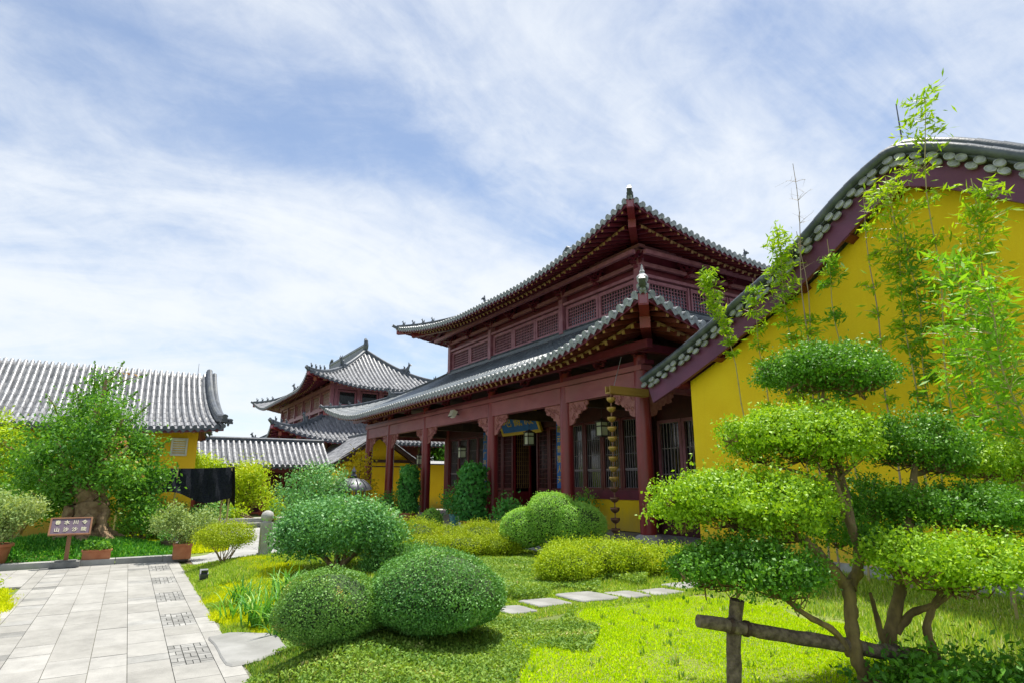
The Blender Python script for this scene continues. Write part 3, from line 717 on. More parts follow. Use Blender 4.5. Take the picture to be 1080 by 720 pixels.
def four_sides(x0, x1, y0, y1, D, z0, rise, lift, lc, push=.25, sag=.3):
    """front (-Y), right (+X), back, left"""
    k = dict(D=D, z0=z0, rise=rise, lift=lift, lc=lc, push=push, sag=sag)
    return [Side((x0, y0), (1, 0), (0, 1), x1 - x0, **k), Side((x1, y0), (0, 1), (-1, 0), y1 - y0, **k),
            Side((x1, y1), (-1, 0), (0, -1), x1 - x0, **k), Side((x0, y1), (0, -1), (1, 0), y1 - y0, **k)]
def lattice(mb, c, w, h, nx, nz, ax, t=.022, d=.03, mi=0):
    """grid of thin bars in the plane of ax (unit along the wall)"""
    ax = np.array([ax[0], ax[1], 0.]); c = np.array(c, float)
    for i in range(nx + 1):
        p = c + ax * (i / nx - .5) * w; mb.bar(p - [0, 0, h / 2], p + [0, 0, h / 2], t, d, mi)
    for j in range(nz + 1):
        p = c + np.array([0, 0, (j / nz - .5) * h]); mb.bar(p - ax * w / 2, p + ax * w / 2, d * .9, t, mi)
def frame(mb, c, w, h, ax, t=.09, d=.09, mi=0):
    ax = np.array([ax[0], ax[1], 0.]); c = np.array(c, float)
    for s_ in (-1, 1):
        p = c + ax * s_ * (w / 2 - t / 2); mb.bar(p - [0, 0, h / 2], p + [0, 0, h / 2], t, d, mi)
        q = c + np.array([0, 0, s_ * (h / 2 - t / 2)]); mb.bar(q - ax * (w / 2 - t), q + ax * (w / 2 - t), d * .96, t, mi)
def bracket_set(parent, c, out, s=1., mat='dark_red'):
    """stacked bracket arms under the eave"""
    o3 = np.array([out[0], out[1], 0.]); a3 = np.array([-out[1], out[0], 0.]); c = np.array(c, float); mb = MB()
    mb.bar(c - [0, 0, .09 * s], c + [0, 0, .09 * s], .26 * s, .26 * s)
    for k in range(3):
        z = np.array([0, 0, (.20 + .2 * k) * s]); e = o3 * (.25 + .24 * k) * s
        mb.bar(c + z - o3 * .2 * s, c + z + e + o3 * .12 * s, .11 * s, .13 * s)
        for q in range(k + 1):
            w = (.34 + .16 * (k - q)) * s; f = o3 * (.24 * q + .02) * s
            mb.bar(c + z + f - a3 * w, c + z + f + a3 * w, .09 * s, .11 * s)
            for s2 in (-1, 1): mb.box(c + z + f + a3 * w * .88 * s2 + [0, 0, .08 * s], (.13 * s, .13 * s, .09 * s))
    return mb.build('bracket_set', mat, parent)
def hall_ridge(parent, a, b, k=1., orn=1.):
    """main ridge from a to b with a curling ornament on each end"""
    a, b = np.array(a, float), np.array(b, float); d = unit((b - a)[None])[0]; mb = MB(); mb.sweep([a, b], sec(1.25 * k, 1.7)); o = mb.build('main_ridge', 'ridge_tile', parent)
    for p, s_ in ((a, 1), (b, -1)):
        m = MB(); dd = d * s_; q = [p + dd * f * orn + [0, 0, z * orn] for f, z in ((.1, .2), (-.02, .55), (.02, .85), (.18, 1.02), (.30, .95), (.26, .82))]
        m.tube(q, [.2 * orn, .2 * orn, .16 * orn, .11 * orn, .08 * orn, .04 * orn], 8); m.tube([p + dd * .35 * orn + [0, 0, .35 * orn], p + dd * .55 * orn + [0, 0, .5 * orn]], [.16 * orn, .08 * orn], 6)
        m.build('ridge_ornament', 'ridge_tile', parent)
    return o

# ================================================================= MAIN HALL
HALL = thing('temple_hall', 'two storey dark red timber hall with upswept grey tiled eaves and an open columned porch', 'temple', (-20.4, 10.1, 0))
def main_hall():
    r = HALL; CX = [-30.2, -27.2, -23.1, -17.7, -13.6, -10.6]
    PZ = .15
    mb = MB(); mb.box((-20.4, 17.35, .055), (24.6, 17.4, .15)); x = -32.7
    while x < -8.15:
        x1 = min(x + 1.2, -8.1); mb.box(((x + x1) / 2, 8.82, .14), (x1 - x - .01, .36, .03)); x = x1
    mb.build('plinth', ['stone'], r)
    # --- outer columns, each with its stone drum and pendant
    def column(x, y):
        m = MB(); m.tube([(x, y, PZ + .30), (x, y, 1.6), (x, y, 3.0), (x, y, 4.55)], [.185, .185, .18, .165], 20); c = m.build('column', 'red_paint', r, smooth=True)
        m = MB(); m.lathe((x, y, PZ - .02), [(.26, 0), (.28, .03), (.335, .10), (.345, .17), (.31, .26), (.25, .31), (.22, .325)], 22); m.build('column_base', 'base_stone', c, smooth=True)
        return c
    def carved(x, y, s, ax=(1, 0)):
        """openwork bracket under the beam, outline stepped like a cloud"""
        prof = [(.17, 0), (.98, 0), (.99, -.10), (.90, -.15), (.93, -.22), (.80, -.27), (.74, -.24), (.66, -.33), (.58, -.34), (.56, -.43), (.44, -.45), (.40, -.55), (.30, -.60), (.17, -.62)]
        m = MB(); z0 = 3.72 if True else 0
        pl = [(x + ax[0] * s * a, y + ax[1] * s * a - (.04 if ax[0] else 0), z0 + b) for a, b in prof]; m.prism(pl, (0, .05, 0) if ax[0] else (.05, 0, 0))
        for i in range(16):
            a = random.uniform(.22, .9); b = -random.uniform(.05, .58 * (1 - a) + .08)
            cc = (x + ax[0] * s * a + (0 if ax[0] else -.02), y + ax[1] * s * a - (.05 if ax[0] else 0), z0 + b)
            pts = [(cc[0] + ax[0] * .045 * math.cos(g), cc[1] + ax[1] * .045 * math.cos(g), cc[2] + .045 * math.sin(g)) for g in np.linspace(0, 5.2, 8)]
            m.tube(pts, .012, 5)
        m.build('carved_bracket', 'carved', r)
    ys = [10.1, 13.1, 17.2, 21.3, 24.3]
    for x in CX:
        column(x, 10.1); bracket_set(r, (x, 10.1, 4.42), (0, -1), .55)
        for s in (-1, 1):
            if (x == CX[0] and s < 0) or (x == CX[-1] and s > 0): continue
            carved(x, 10.1, s)
    for y in ys[1:]:
        for x in (CX[0], CX[-1]): column(x, y)
    carved(CX[-1], 10.1, 1, (0, 1))
    for i in range(5):
        n = 3 if i == 2 else 2
        for k in range(1, n): bracket_set(r, (CX[i] + (CX[i + 1] - CX[i]) * k / n, 10.1, 4.42), (0, -1), .55)
    m = MB(); m.box((-20.4, 10.1, 3.945), (19.5, .24, .44)); m.box((-20.4, 10.1, 4.24), (20.0, .36, .12))
    m.box((-10.6, 17.2, 3.945), (.24, 13.8, .44)); m.box((-30.2, 17.2, 3.945), (.24, 13.8, .44)); m.build('porch_beam', 'beam_sky_tint', r)
    m = MB(); m.box((-20.4, 10.1, 4.36), (20.2, .3, .10)); m.box((-20.4, 9.55, 4.62), (21.4, .16, .18)); m.box((-10.1, 17.2, 4.62), (.16, 15.2, .18)); m.build('eave_purlin', 'dark_red', r)
    m = MB()
    for x in CX[1:-1]: m.box((x, 11.6, 3.85), (.2, 2.6, .34)); m.box((x, 11.6, 4.6), (.18, 2.8, .3))
    m.box((-20.4, 11.6, 4.95), (19.2, 3.0, .06)); m.build('porch_ceiling', 'dark_wood', r)  # dark wood chosen so its colour deepens the porch shade
    # --- inner facade at y 13.1
    Y = 13.1
    core = MB(); core.box((-20.4, 21.3, 3.6), (13.6, .25, 6.9)); core.box((-13.6, 17.2, 3.6), (.25, 7.9, 6.9)); core.box((-27.2, 17.2, 3.6), (.25, 7.9, 6.9))
    core.box((-20.4, Y, 4.35), (13.9, .22, 1.5)); core.box((-20.4, 17.2, 7.0), (13.4, 7.9, .1)); core.build('core_wall', 'shaded_wood', r)
    m = MB(); m.box((-20.4, 17.2, PZ + .01), (13.3, 7.8, .06)); m.build('inner_floor', 'dark_stone', r)
    for a, b in ((-27.2, -23.1), (-17.7, -13.6)):
        m = MB(); m.box(((a + b) / 2, Y, .62), (b - a - .34, .2, .92)); m.build('dado_wall', 'yellow_plaster', r)
        m = MB(); m.box(((a + b) / 2, Y - .02, 1.22), (b - a - .2, .26, .28)); m.build('sill_rail', 'dark_red', r)
        n = 4; w = (b - a - .36) / n
        for i in range(n):
            c = (a + .18 + w * (i + .5), Y - .02, 2.47)
            m = MB(); frame(m, c, w - .02, 2.24, (1, 0), .085, .09); f = m.build('window', 'shaded_red', r)
            m = MB(); lattice(m, (c[0], Y, 2.47), w - .19, 2.07, 7, 4, (1, 0), .016, .02)
            m.bar((c[0] - w / 2 + .1, Y - .012, 2.0), (c[0] + w / 2 - .1, Y - .012, 2.0), .03, .05); m.build('window_lattice', 'skylit_bar', f)
            m = MB(); m.box((c[0], Y + .05, 2.47), (w - .19, .012, 2.07)); m.build('pane', 'glass_dark', f)
    for x in (-27.2, -23.1, -17.7, -13.6):
        m = MB(); m.tube([(x, Y - .05, PZ + .2), (x, Y - .05, 4.8)], .19, 16); m.build('inner_column', 'red_paint', r, smooth=True)
    n = 6; w = 5.06 / n
    for i in range(n):
        c = np.array([-17.87 - w * (i + .5), Y, 0])
        if i in (2, 3): continue
        f = MB(); frame(f, c + [0, 0, 1.94], w - .02, 3.3, (1, 0), .09, .08); f.box(c + [0, .01, .78], (w - .2, .03, .92)); f.box(c + [0, -.01, .78], (w - .36, .03, .62)); f.box(c + [0, .01, 1.32], (w - .18, .06, .1))
        d = f.build('door_leaf', 'shaded_red', r); l = MB(); lattice(l, c + [0, 0, 2.43], w - .2, 2.1, 7, 12, (1, 0), .014, .02); l.build('door_lattice', 'shaded_red', d)
        g = MB(); g.box(c + [0, .05, 2.43], (w - .2, .012, 2.1)); g.build('pane', 'glass_dark', d)
    for sx, hx in ((-20.4 + w + .02, 1), (-20.4 - w - .02, -1)):              # the two leaves that stand open inwards
        c = np.array([sx, Y + w / 2, 0]); f = MB(); frame(f, c + [0, 0, 1.94], w - .02, 3.3, (0, 1), .09, .08); f.box(c + [0, 0, .78], (.03, w - .2, .92)); d = f.build('door_leaf', 'red_paint', r)
        l = MB(); lattice(l, c + [0, 0, 2.43], w - .2, 2.1, 7, 12, (0, 1), .014, .02); l.build('door_lattice', 'tan_wood', d)
    m = MB(); m.box((-20.4, Y - .03, .24), (5.1, .2, .12)); m.build('threshold', 'dark_red', r)
    # vertical boards with gilt writing on the two columns of the middle bay
    for x, txt in ((-23.1, '法门广开众生'), (-17.7, '慈云普覆人天')):
        m = MB(); m.box((x, Y - .27, 2.55), (.34, .05, 2.3)); b = m.build('couplet_board', 'board_blue', r)
        writing(b, txt, (x, Y - .30, 2.55), .27, (0, 0), 'gold', vertical=.35)
    # --- lower roof
    S = four_sides(-32.05, -8.75, 8.5, 25.9, 4.6, 4.52, 2.28, .80, 5.0, .25, .2)
    lr = tile_roof(S, r, 'tile_hall', name='lower_roof')
    eaves(S, lr, depth=1.9, wood='rafter')
    for s in S: hip(lr, s, 0, k=.85, big=True); corner_beam(lr, s, 0)
    m = MB()
    for s in S:
        a, b = s.P(s.D, s.D, .0), s.P(s.L - s.D, s.D, .0); m.sweep([a, b], [(x_ * 1.0, z_ * .75) for x_, z_ in RIDGE_SEC])
    m.build('wall_ridge', 'ridge_tile', lr)
    # finial pot on the near corner tip
    p = S[0].P(S[0].L - .12, .12, .12); m = MB(); m.lathe(p, [(.12, -.05), (.13, .04), (.08, .08), (.11, .13), (.12, .2), (.07, .26), (.045, .29), (.055, .32), (.025, .38), (.015, .45), (.004, .48)], 12); m.build('finial', 'disc_tile', lr, smooth=True)
    # --- upper storey
    W = [(-27.2, -23.1, 2), (-23.1, -17.7, 3), (-17.7, -13.6, 2)]
    m = MB(); m.box((-20.4, 17.2, 7.95), (13.4, 8.0, 2.3)); m.build('upper_wall', 'dark_red', r)
    def wall_dress(p0, p1, out, n):
        p0, p1 = np.array(p0, float), np.array(p1, float); d = p1 - p0; L = np.linalg.norm(d); ax = d / L; o = np.array([out[0], out[1], 0])
        w = (L - .34) / n
        for i in range(n):
            c = p0 + ax * (.17 + w * (i + .5)) + o * .06; c[2] = 7.45
            f = MB(); frame(f, c + o * .03, w - .03, .92, ax, .12, .08); fr = f.build('upper_window', 'mauve_frame', r)
            l = MB(); lattice(l, c + o * .02, w - .26, .69, 12, 6, ax, .022, .03); l.build('window_lattice', 'mauve_frame', fr)
            g = MB(); g.bar(c - ax * (w / 2 - .14), c + ax * (w / 2 - .14), .012, .68); g.build('pane', 'glass_dark', fr)
    for a, b, n in W: wall_dress((a, 13.2, 0), (b, 13.2, 0), (0, -1), n)
    wall_dress((-13.7, 13.2, 0), (-13.7, 21.3, 0), (1, 0), 4); wall_dress((-27.1, 13.2, 0), (-27.1, 21.3, 0), (-1, 0), 4)
    for x in (-27.2, -23.1, -17.7, -13.6):
        m = MB(); m.bar((x, 13.08, 6.9), (x, 13.08, 8.9), .24, .24); m.build('upper_post', 'mauve_frame', r)
    m = MB(); m.box((-13.6, 21.3, 7.95), (.25, .25, 2.0)); m.build('upper_post', 'mauve_frame', r)
    m = MB()
    m.box((-20.4, 13.06, 7.99), (13.9, .16, .10)); m.box((-20.4, 13.04, 8.36), (14.0, .12, .14)); m.box((-20.4, 12.98, 8.88), (14.2, .26, .10)); m.box((-20.4, 12.42, 8.50), (14.6, .13, .13))
    m.box((-13.54, 17.2, 7.99), (.16, 8.3, .10)); m.box((-13.52, 17.2, 8.36), (.12, 8.4, .14)); m.box((-13.5, 17.2, 8.88), (.26, 8.5, .10)); m.box((-12.92, 17.2, 8.50), (.13, 9.0, .13)); m.build('upper_beam', 'mauve_frame', r)
    for a, b, n in W:
        for k in range(n + 1 if b == -13.6 else n): bracket_set(r, (a + (b - a) * k / n, 13.0, 8.26), (0, -1), .6)
    for k in range(1, 5): bracket_set(r, (-13.5, 13.1 + 8.2 * k / 4.0, 8.26), (1, 0), .6)
    U = four_sides(-28.95, -11.85, 11.2, 23.2, 6.0, 8.45, 3.3, .85, 7.0, .28, .35)
    ur = tile_roof(U, r, 'tile_hall', name='upper_roof'); eaves(U, ur, depth=2.1)
    for s in U: hip(ur, s, 0, k=.9); corner_beam(ur, s, 0, 2.6)
    hall_ridge(ur, U[0].P(U[0].D, U[0].D), U[0].P(U[0].L - U[0].D, U[0].D), .9, 1.1)
main_hall()

# ================================================================= YELLOW HALL WITH THE ROUNDED GABLE (right)
YH = thing('gabled_hall', 'near yellow walled hall with a rounded gable edged in black tiles and a purple board', 'hall', (-4.0, 9.7, 0))
def smooth_curve(pts, n):
    """Catmull-Rom through pts, resampled evenly"""
    p = np.array(pts, float); q = np.vstack([2 * p[0] - p[1], p, 2 * p[-1] - p[-2]]); out = []
    for i in range(1, len(q) - 2):
        for t in np.linspace(0, 1, 14, endpoint=False):
            a, b, c, d = q[i - 1], q[i], q[i + 1], q[i + 2]
            out.append(.5 * (2 * b + (c - a) * t + (2 * a - 5 * b + 4 * c - d) * t * t + (-a + 3 * b - 3 * c + d) * t ** 3))
    out.append(q[-2]); out = np.array(out); L = np.concatenate([[0], np.cumsum(np.linalg.norm(np.diff(out, axis=0), axis=1))]); t = np.linspace(0, L[-1], n)
    return np.stack([np.interp(t, L, out[:, k]) for k in range(out.shape[1])], 1)
def yellow_hall():
    r = YH; VY = 9.35
    # half outline of the gable in (distance from the middle, height): concave slope, rounded crown
    left = [(676, 392), (705, 370), (742, 339), (780, 305), (820, 268), (877, 202), (915, 165), (942, 145), (965, 138), (1010, 140), (1080, 150)]
    pl = [onY(x, y, VY) for x, y in left]; pl = [(p[0], p[2]) for p in pl]
    xm = -4.15
    lf = [p for p in pl if p[0] < -4.45] + [(-4.15, 6.70)]; prof = lf + [(2 * xm - x, z) for x, z in reversed(lf) if x < xm - .05]
    pr = smooth_curve(prof, 150)                     # left eave, crown, right eave
    tg = np.gradient(pr, axis=0); tg = tg / np.linalg.norm(tg, axis=1, keepdims=True); nm = np.stack([-tg[:, 1], tg[:, 0]], 1); pr = pr - nm * .20
    def at(i, off, y): return np.array([pr[i, 0] + nm[i, 0] * off, y, pr[i, 1] + nm[i, 1] * off])
    K = len(pr)
    # wall with its curved top
    top = [at(i, -.48, 0) for i in range(0, K, 3)]; x0, x1 = -8.74, 2 * xm + 8.74
    tp = [(p[0], p[2]) for p in top if x0 < p[0] < x1]
    zl = np.interp(x0, [p[0] for p in top], [p[2] for p in top])
    poly = [(x0, 9.7, -.1), (x1, 9.7, -.1), (x1, 9.7, zl)] + [(x, 9.7, z) for x, z in reversed(tp)] + [(x0, 9.7, zl)]
    m = MB(); m.prism(poly, (0, .3, 0)); m.build('gable_wall', 'yellow_plaster', r)
    m = MB(); m.box((x0 + .15, 17.5, 1.4), (.3, 15.0, 3.0)); m.box((x1 - .15, 17.5, 1.4), (.3, 15.0, 3.0)); m.box((xm, 25.0, 1.4), (x1 - x0, .3, 3.0)); m.build('side_wall', 'yellow_plaster', r)
    m = MB(); m.box((xm, 9.66, .12), (x1 - x0 + .06, .1, .5)); m.build('wall_base', 'stone', r)
    # purple gable board following the curve
    m = MB(); vs = []; fs = []
    for i in range(K):
        for o_, y in ((-.16, 9.42), (-.54, 9.42), (-.54, 9.50), (-.16, 9.50)): vs.append(at(i, o_, y))
    for i in range(K - 1):
        for k in range(4): fs.append((4 * i + k, 4 * i + (k + 1) % 4, 4 * i + 4 + (k + 1) % 4, 4 * i + 4 + k))
    fs += [(0, 1, 2, 3), (4 * K - 1, 4 * K - 2, 4 * K - 3, 4 * K - 4)]; m.add(vs, fs); m.build('gable_board', 'purple_board', r)
    m = MB()
    for i in range(9, K - 8, 12):
        m = MB(); p = at(i, -.50, 9.60); t3 = np.array([tg[i, 0], 0, tg[i, 1]]); m.bar(p - t3 * .07, p + t3 * .07, .34, .12); m.build('purlin_end', 'dark_red', r)
    # roof shell
    m = MB(); vs = []; fs = []
    for i in range(K):
        for o_, y in ((-.10, VY + .02), (.02, VY + .02), (.02, 25.4), (-.10, 25.4)): vs.append(at(i, o_, y))
    for i in range(K - 1):
        for k in range(4): fs.append((4 * i + k, 4 * i + (k + 1) % 4, 4 * i + 4 + (k + 1) % 4, 4 * i + 4 + k))
    fs += [(0, 1, 2, 3), (4 * K - 1, 4 * K - 2, 4 * K - 3, 4 * K - 4)]; m.add(vs, fs)
    for y in np.arange(VY + .75, 25.3, .25):
        m.tube([at(i, .03, y) for i in list(range(0, K, 5)) + [K - 1]], .075, 6)
    roof = m.build('gable_roof', 'tile_hall', r)
    # two rolls along the verge and their course
    m = MB(); idx = list(range(0, K, 2)) + [K - 1]
    for y, o_, rad in ((VY - .03, .005, .072), (VY + .16, .105, .092)):
        k = 0
        for a in range(0, len(idx) - 1, 2):
            seg = idx[a:a + 3]; m.tube([at(i, o_, y) for i in seg], [rad * 1.05] + [rad] * (len(seg) - 2) + [rad * .96], 10)
    vs = []; fs = []
    for i in range(K):
        for o_, y in ((-.09, VY - .015), (.03, VY - .015), (.10, VY + .14), (.03, VY + .3), (-.09, VY + .3)): vs.append(at(i, o_, y))
    for i in range(K - 1):
        for k in range(5): fs.append((5 * i + k, 5 * i + (k + 1) % 5, 5 * i + 5 + (k + 1) % 5, 5 * i + 5 + k))
    m.add(vs, fs); m.build('verge_roll', 'ridge_tile', r, smooth=True)
    # round tile ends and hanging lips between them
    L = np.concatenate([[0], np.cumsum(np.linalg.norm(np.diff(pr, axis=0), axis=1))]); n = int(L[-1] / .235)
    m = MB()
    for k in range(n):
        for row, (sh, off, y, rad) in enumerate(((0., -.115, VY - .05, .078), (.5, -.20, VY - .02, .082))):
            s_ = (k + .3 + sh) * .235; i = min(K - 1, int(np.interp(s_, L, range(K)))); c = at(i, off, y)
            t3 = np.array([tg[i, 0], 0, tg[i, 1]]); n3 = np.array([nm[i, 0], 0, nm[i, 1]])
            o3 = np.array([0, -1., 0]) * .97 + n3 * (.24)
            up3 = np.cross(o3, t3); up3 /= np.linalg.norm(up3); N = 14; vs = []
            for q in range(N):
                a = 2 * math.pi * q / N; vs.append(c + t3 * rad * math.cos(a) + up3 * rad * math.sin(a) * (.72 if row == 0 else .62))
            vs2 = [v - o3 * .035 for v in vs]; ins = [c + (v - c) * .78 + o3 * .004 for v in vs]; dn = [c + (v - c) * .74 - o3 * .006 for v in vs]
            m.add(vs + vs2 + ins + dn, [tuple(range(N, 2 * N))[::-1]] + [(q, (q + 1) % N, N + (q + 1) % N, N + q) for q in range(N)] + [(q, (q + 1) % N, 2 * N + (q + 1) % N, 2 * N + q) for q in range(N)] + [(2 * N + q, 2 * N + (q + 1) % N, 3 * N + (q + 1) % N, 3 * N + q) for q in range(N)] + [tuple(range(3 * N, 4 * N))])
    m.build('verge_tile_end', 'disc_tile', r)
    # eave of the left slope
    m = MB()
    for y in np.arange(VY + .9, 25, .3): m.bar(at(2, -.2, y), at(26, -.2, y), .09, .09)
    m.build('eave_rafters', 'dark_red', r)
    m = MB(); p = onY(945, 110, 9.9); q = onY(950, 140, 9.9); m.tube([(q[0], 9.9, q[2] - .1), (p[0], 9.9, p[2])], [.014, .008], 6); m.build('lightning_rod', 'iron', r)
    # timber passage between this hall and the porch, with lattice windows
    m = MB(); m.box((-11.0, 13.42, .55), (4.9, .16, .85)); m.box((-11.0, 13.42, 3.85), (4.9, .16, .9)); m.build('passage_wall', 'shaded_wood', r)
    for i in range(5):
        c = (-12.97 + i * .97, 13.40, 2.2); f = MB(); frame(f, c, .95, 2.42, (1, 0), .1, .1); f = f.build('passage_window', 'mauve_frame', r)
        l = MB(); lattice(l, c, .76, 2.22, 6, 3, (1, 0), .026, .02); l.build('window_lattice', 'skylit_bar', f); g = MB(); g.box((c[0], 13.45, 2.2), (.76, .012, 2.22)); g.build('pane', 'glass_dark', f)
yellow_hall()

# ================================================================= REAR PAVILION, GALLERY, SMALL GABLED HOUSE, LEFT HOUSE
def rear_pavilion():
    r = thing('rear_pavilion', 'far two storey pavilion with grey hipped roofs rising behind the low gallery', 'pavilion', (-49, 7, 0))
    S = four_sides(-62.4, -38.3, 7.0, 22.1, 4.2, 4.05, 2.2, .95, 4.2, .25, .3)
    lr = tile_roof(S, r, 'tile', name='lower_roof', gap=.30, r=.085); eaves(S, lr, depth=1.8, sp=.45)
    for s in S: hip(lr, s, 0, k=1.1, figs=3); corner_beam(lr, s, 0)
    m = MB(); m.box((-50.3, 14.5, 7.2), (16.2, 6.4, 2.6)); m.build('upper_wall', 'dark_red', r)
    m = MB()
    for y in np.arange(11.5, 18, 1.6): m.box((-42.1, y, 7.3), (.24, .24, 2.2))
    for x in np.arange(-58.2, -42, 2.7): m.box((x, 11.2, 7.3), (.24, .24, 2.2))
    m.box((-50.3, 11.2, 8.05), (16.6, .3, .3)); m.box((-42.1, 14.5, 8.05), (.3, 6.8, .3)); m.box((-50.3, 11.15, 6.6), (16.6, .2, .2)); m.build('timber_frame', 'mauve_frame', r)
    for x in np.arange(-56.85, -42, 2.7):
        f = MB(); frame(f, (x, 11.22, 7.3), 2.3, 1.1, (1, 0), .12, .1); f = f.build('upper_window', 'mauve_frame', r); l = MB(); lattice(l, (x, 11.25, 7.3), 2.1, .9, 9, 4, (1, 0), .03, .03); l.build('window_lattice', 'mauve_frame', f)
        g = MB(); g.box((x, 11.28, 7.3), (2.1, .012, .9)); g.build('pane', 'white_plaster', f)
    for y in np.arange(12.3, 18, 1.6):
        f = MB(); frame(f, (-42.12, y, 7.3), 1.3, 1.1, (0, 1), .12, .1); f = f.build('upper_window', 'mauve_frame', r); g = MB(); g.box((-42.16, y, 7.3), (.012, 1.2, .95)); g.build('pane', 'glass_dark', f)
    U = four_sides(-60.6, -40.3, 9.3, 19.8, 5.25, 7.85, 3.6, .85, 4.5, .25, .35)
    ur = tile_roof(U, r, 'tile', name='upper_roof', gap=.30, r=.085); eaves(U, ur, depth=1.9, sp=.45)
    for s in U: hip(ur, s, 0, k=1.2, figs=4); corner_beam(ur, s, 0)
    hall_ridge(ur, U[0].P(U[0].D, U[0].D), U[0].P(U[0].L - U[0].D, U[0].D), 1.1, 1.0)
    m = MB(); m.box((-50.3, 14.5, 2.4), (16, 6.6, 4.8)); m.build('lower_wall', 'dark_red', r)
    m = MB()
    for x in np.arange(-61, -38.5, 4.4):
        for y in (8.6, 20.5): m.tube([(x, y, 0), (x, y, 4.4)], .2, 10)
    m.build('column', 'red_paint', r, smooth=True)
rear_pavilion()
def gallery():
    r = thing('roofed_gallery', 'low grey roofed gallery on red posts across the far end of the court', 'gallery', (-34.5, 5, 0))
    s1 = Side((-33.0, -1.0), (0, 1), (-1, 0), 10.0, 2.0, 2.38, 1.35, hip=(False, False), sag=.2); s2 = Side((-37.0, 9.0), (0, -1), (1, 0), 10.0, 2.0, 2.38, 1.35, hip=(False, False), sag=.2)
    rf = tile_roof([s1, s2], r, 'tile', name='gallery_roof', gap=.27, r=.085); eaves([s1, s2], rf, depth=1.6, tiers=1)
    m = MB(); m.sweep([(-35, -1.05, 3.74), (-35, 9.05, 3.74)], sec(.8, .7)); m.build('main_ridge', 'ridge_tile', rf)
    for y in np.arange(-.4, 9, 1.55):
        for x in (-33.5, -36.5):
            m = MB(); m.tube([(x, y, 0), (x, y, 2.5)], .11, 12); m.build('post', 'red_paint', r, smooth=True)
    m = MB(); m.box((-33.5, 4, 2.2), (.12, 9.6, .22)); m.box((-36.5, 4, 2.2), (.12, 9.6, .22)); m.build('tie_beam', 'dark_red', r)
    m = MB(); m.box((-36.7, 4, 1.3), (.1, 9.8, 2.6)); m.build('back_wall', 'dark_red', r)
gallery()
def small_house():
    r = thing('gabled_house', 'small yellow house with a plain grey gable roof beyond the porch of the main hall', 'house', (-36, 11.7, 0))
    s1 = Side((-41, 9.0), (1, 0), (0, 1), 8.0, 2.7, 2.52, 1.8, hip=(False, False), sag=.2); s2 = Side((-33, 14.4), (-1, 0), (0, -1), 8.0, 2.7, 2.52, 1.8, hip=(False, False), sag=.2)
    rf = tile_roof([s1, s2], r, 'tile', name='house_roof', gap=.25, r=.075); eaves([s1, s2], rf, depth=1.2, tiers=1)
    m = MB(); m.sweep([(-41.05, 11.7, 4.3), (-32.95, 11.7, 4.3)], sec(.8, .7)); m.build('main_ridge', 'ridge_tile', rf)
    m = MB()
    for y0, y1 in ((9.0, 11.7), (14.4, 11.7)): m.bar((-33.02, y0, 2.38), (-33.02, y1, 4.18), .1, .3)
    m.build('verge_board', 'dark_wood', rf)
    m = MB(); m.prism([(-33.4, 9.8, 0), (-33.4, 13.6, 0), (-33.4, 13.6, 2.75), (-33.4, 11.7, 4.0), (-33.4, 9.8, 2.75)], (-.25, 0, 0)); m.box((-37, 9.85, 1.35), (7, .2, 2.7)); m.box((-37, 13.55, 1.35), (7, .2, 2.7)); m.build('wall', 'yellow_plaster', r)
    m = MB(); m.box((-33.34, 11.7, 2.75), (.1, 4.2, .16)); m.box((-33.2, 11.7, 2.45), (.06, 3.8, .06)); m.build('tie_beam', 'dark_wood', r)
small_house()
def left_house():
    r = thing('tiled_house', 'long ochre house with a large ribbed grey tile roof at the left edge', 'house', (-26, -4, 0))
    s1 = Side((-24.0, -12.0), (0, 1), (-1, 0), 14.3, 3.1, 3.36, 2.42, hip=(False, False), sag=.42, flare=(0., .38)); s2 = Side((-30.2, 2.3), (0, -1), (1, 0), 14.3, 3.1, 3.36, 2.42, hip=(False, False), sag=.42, flare=(.38, 0.))
    rf = tile_roof([s1, s2], r, 'tile', name='house_roof', gap=.19, r=.062); eaves([s1, s2], rf, depth=1.2, tiers=1)
    # verge at the near right end: stacked rolls that kick up at the eave
    m = MB()
    for s, e_ in ((s1, 1), (s2, 0)):
        def pt(v, off=0., du=0.): return s.P((s.L - .04 + du) if e_ else (.04 - du), v, off)
        vs = list(np.linspace(.1, s.D, 14))
        pts = [pt(-.12, .26)] + [pt(v, .10 + .16 * max(0, 1 - v / .7) ** 2) for v in vs]
        m.sweep(pts, sec(.75, .9)); m.sweep([p + np.array([0, .2, -.08]) for p in pts], sec(.55, .8))
        for v in np.arange(.1, s.D, .24):
            p = pt(v, .05, .16); m.ball(p, .085, 8, 4, (1, .5, 1))
    m.build('verge_ridge', 'ridge_tile', rf, smooth=False)
    m = MB(); m.box((-25.0, -5.0, 1.65), (.25, 13.9, 3.4)); m.prism([(-25.0, 1.95, 0), (-29.4, 1.95, 0), (-29.4, 1.95, 3.7), (-27.2, 1.95, 5.2), (-25, 1.95, 3.7)], (0, -.25, 0)); m.box((-29.3, -5, 1.65), (.25, 13.9, 3.4)); m.build('wall', 'ochre_plaster', r)
    m = MB(); frame(m, (-24.84, 1.38, 2.82), .52, .62, (0, 1), .06, .06); w = m.build('vent_window', 'white_plaster', r)
    m = MB()
    for k in range(7): m.box((-24.86, 1.38, 2.57 + .08 * k), (.02, .42, .05))
    m.build('louvre', 'white_plaster', w)
    p = onX(210, 383, -26.5); m = MB(); m.tube([(-26.5, p[1], 5.3), (-26.5, p[1], p[2])], [.012, .006], 5); m.build('roof_rod', 'iron', rf)
left_house()
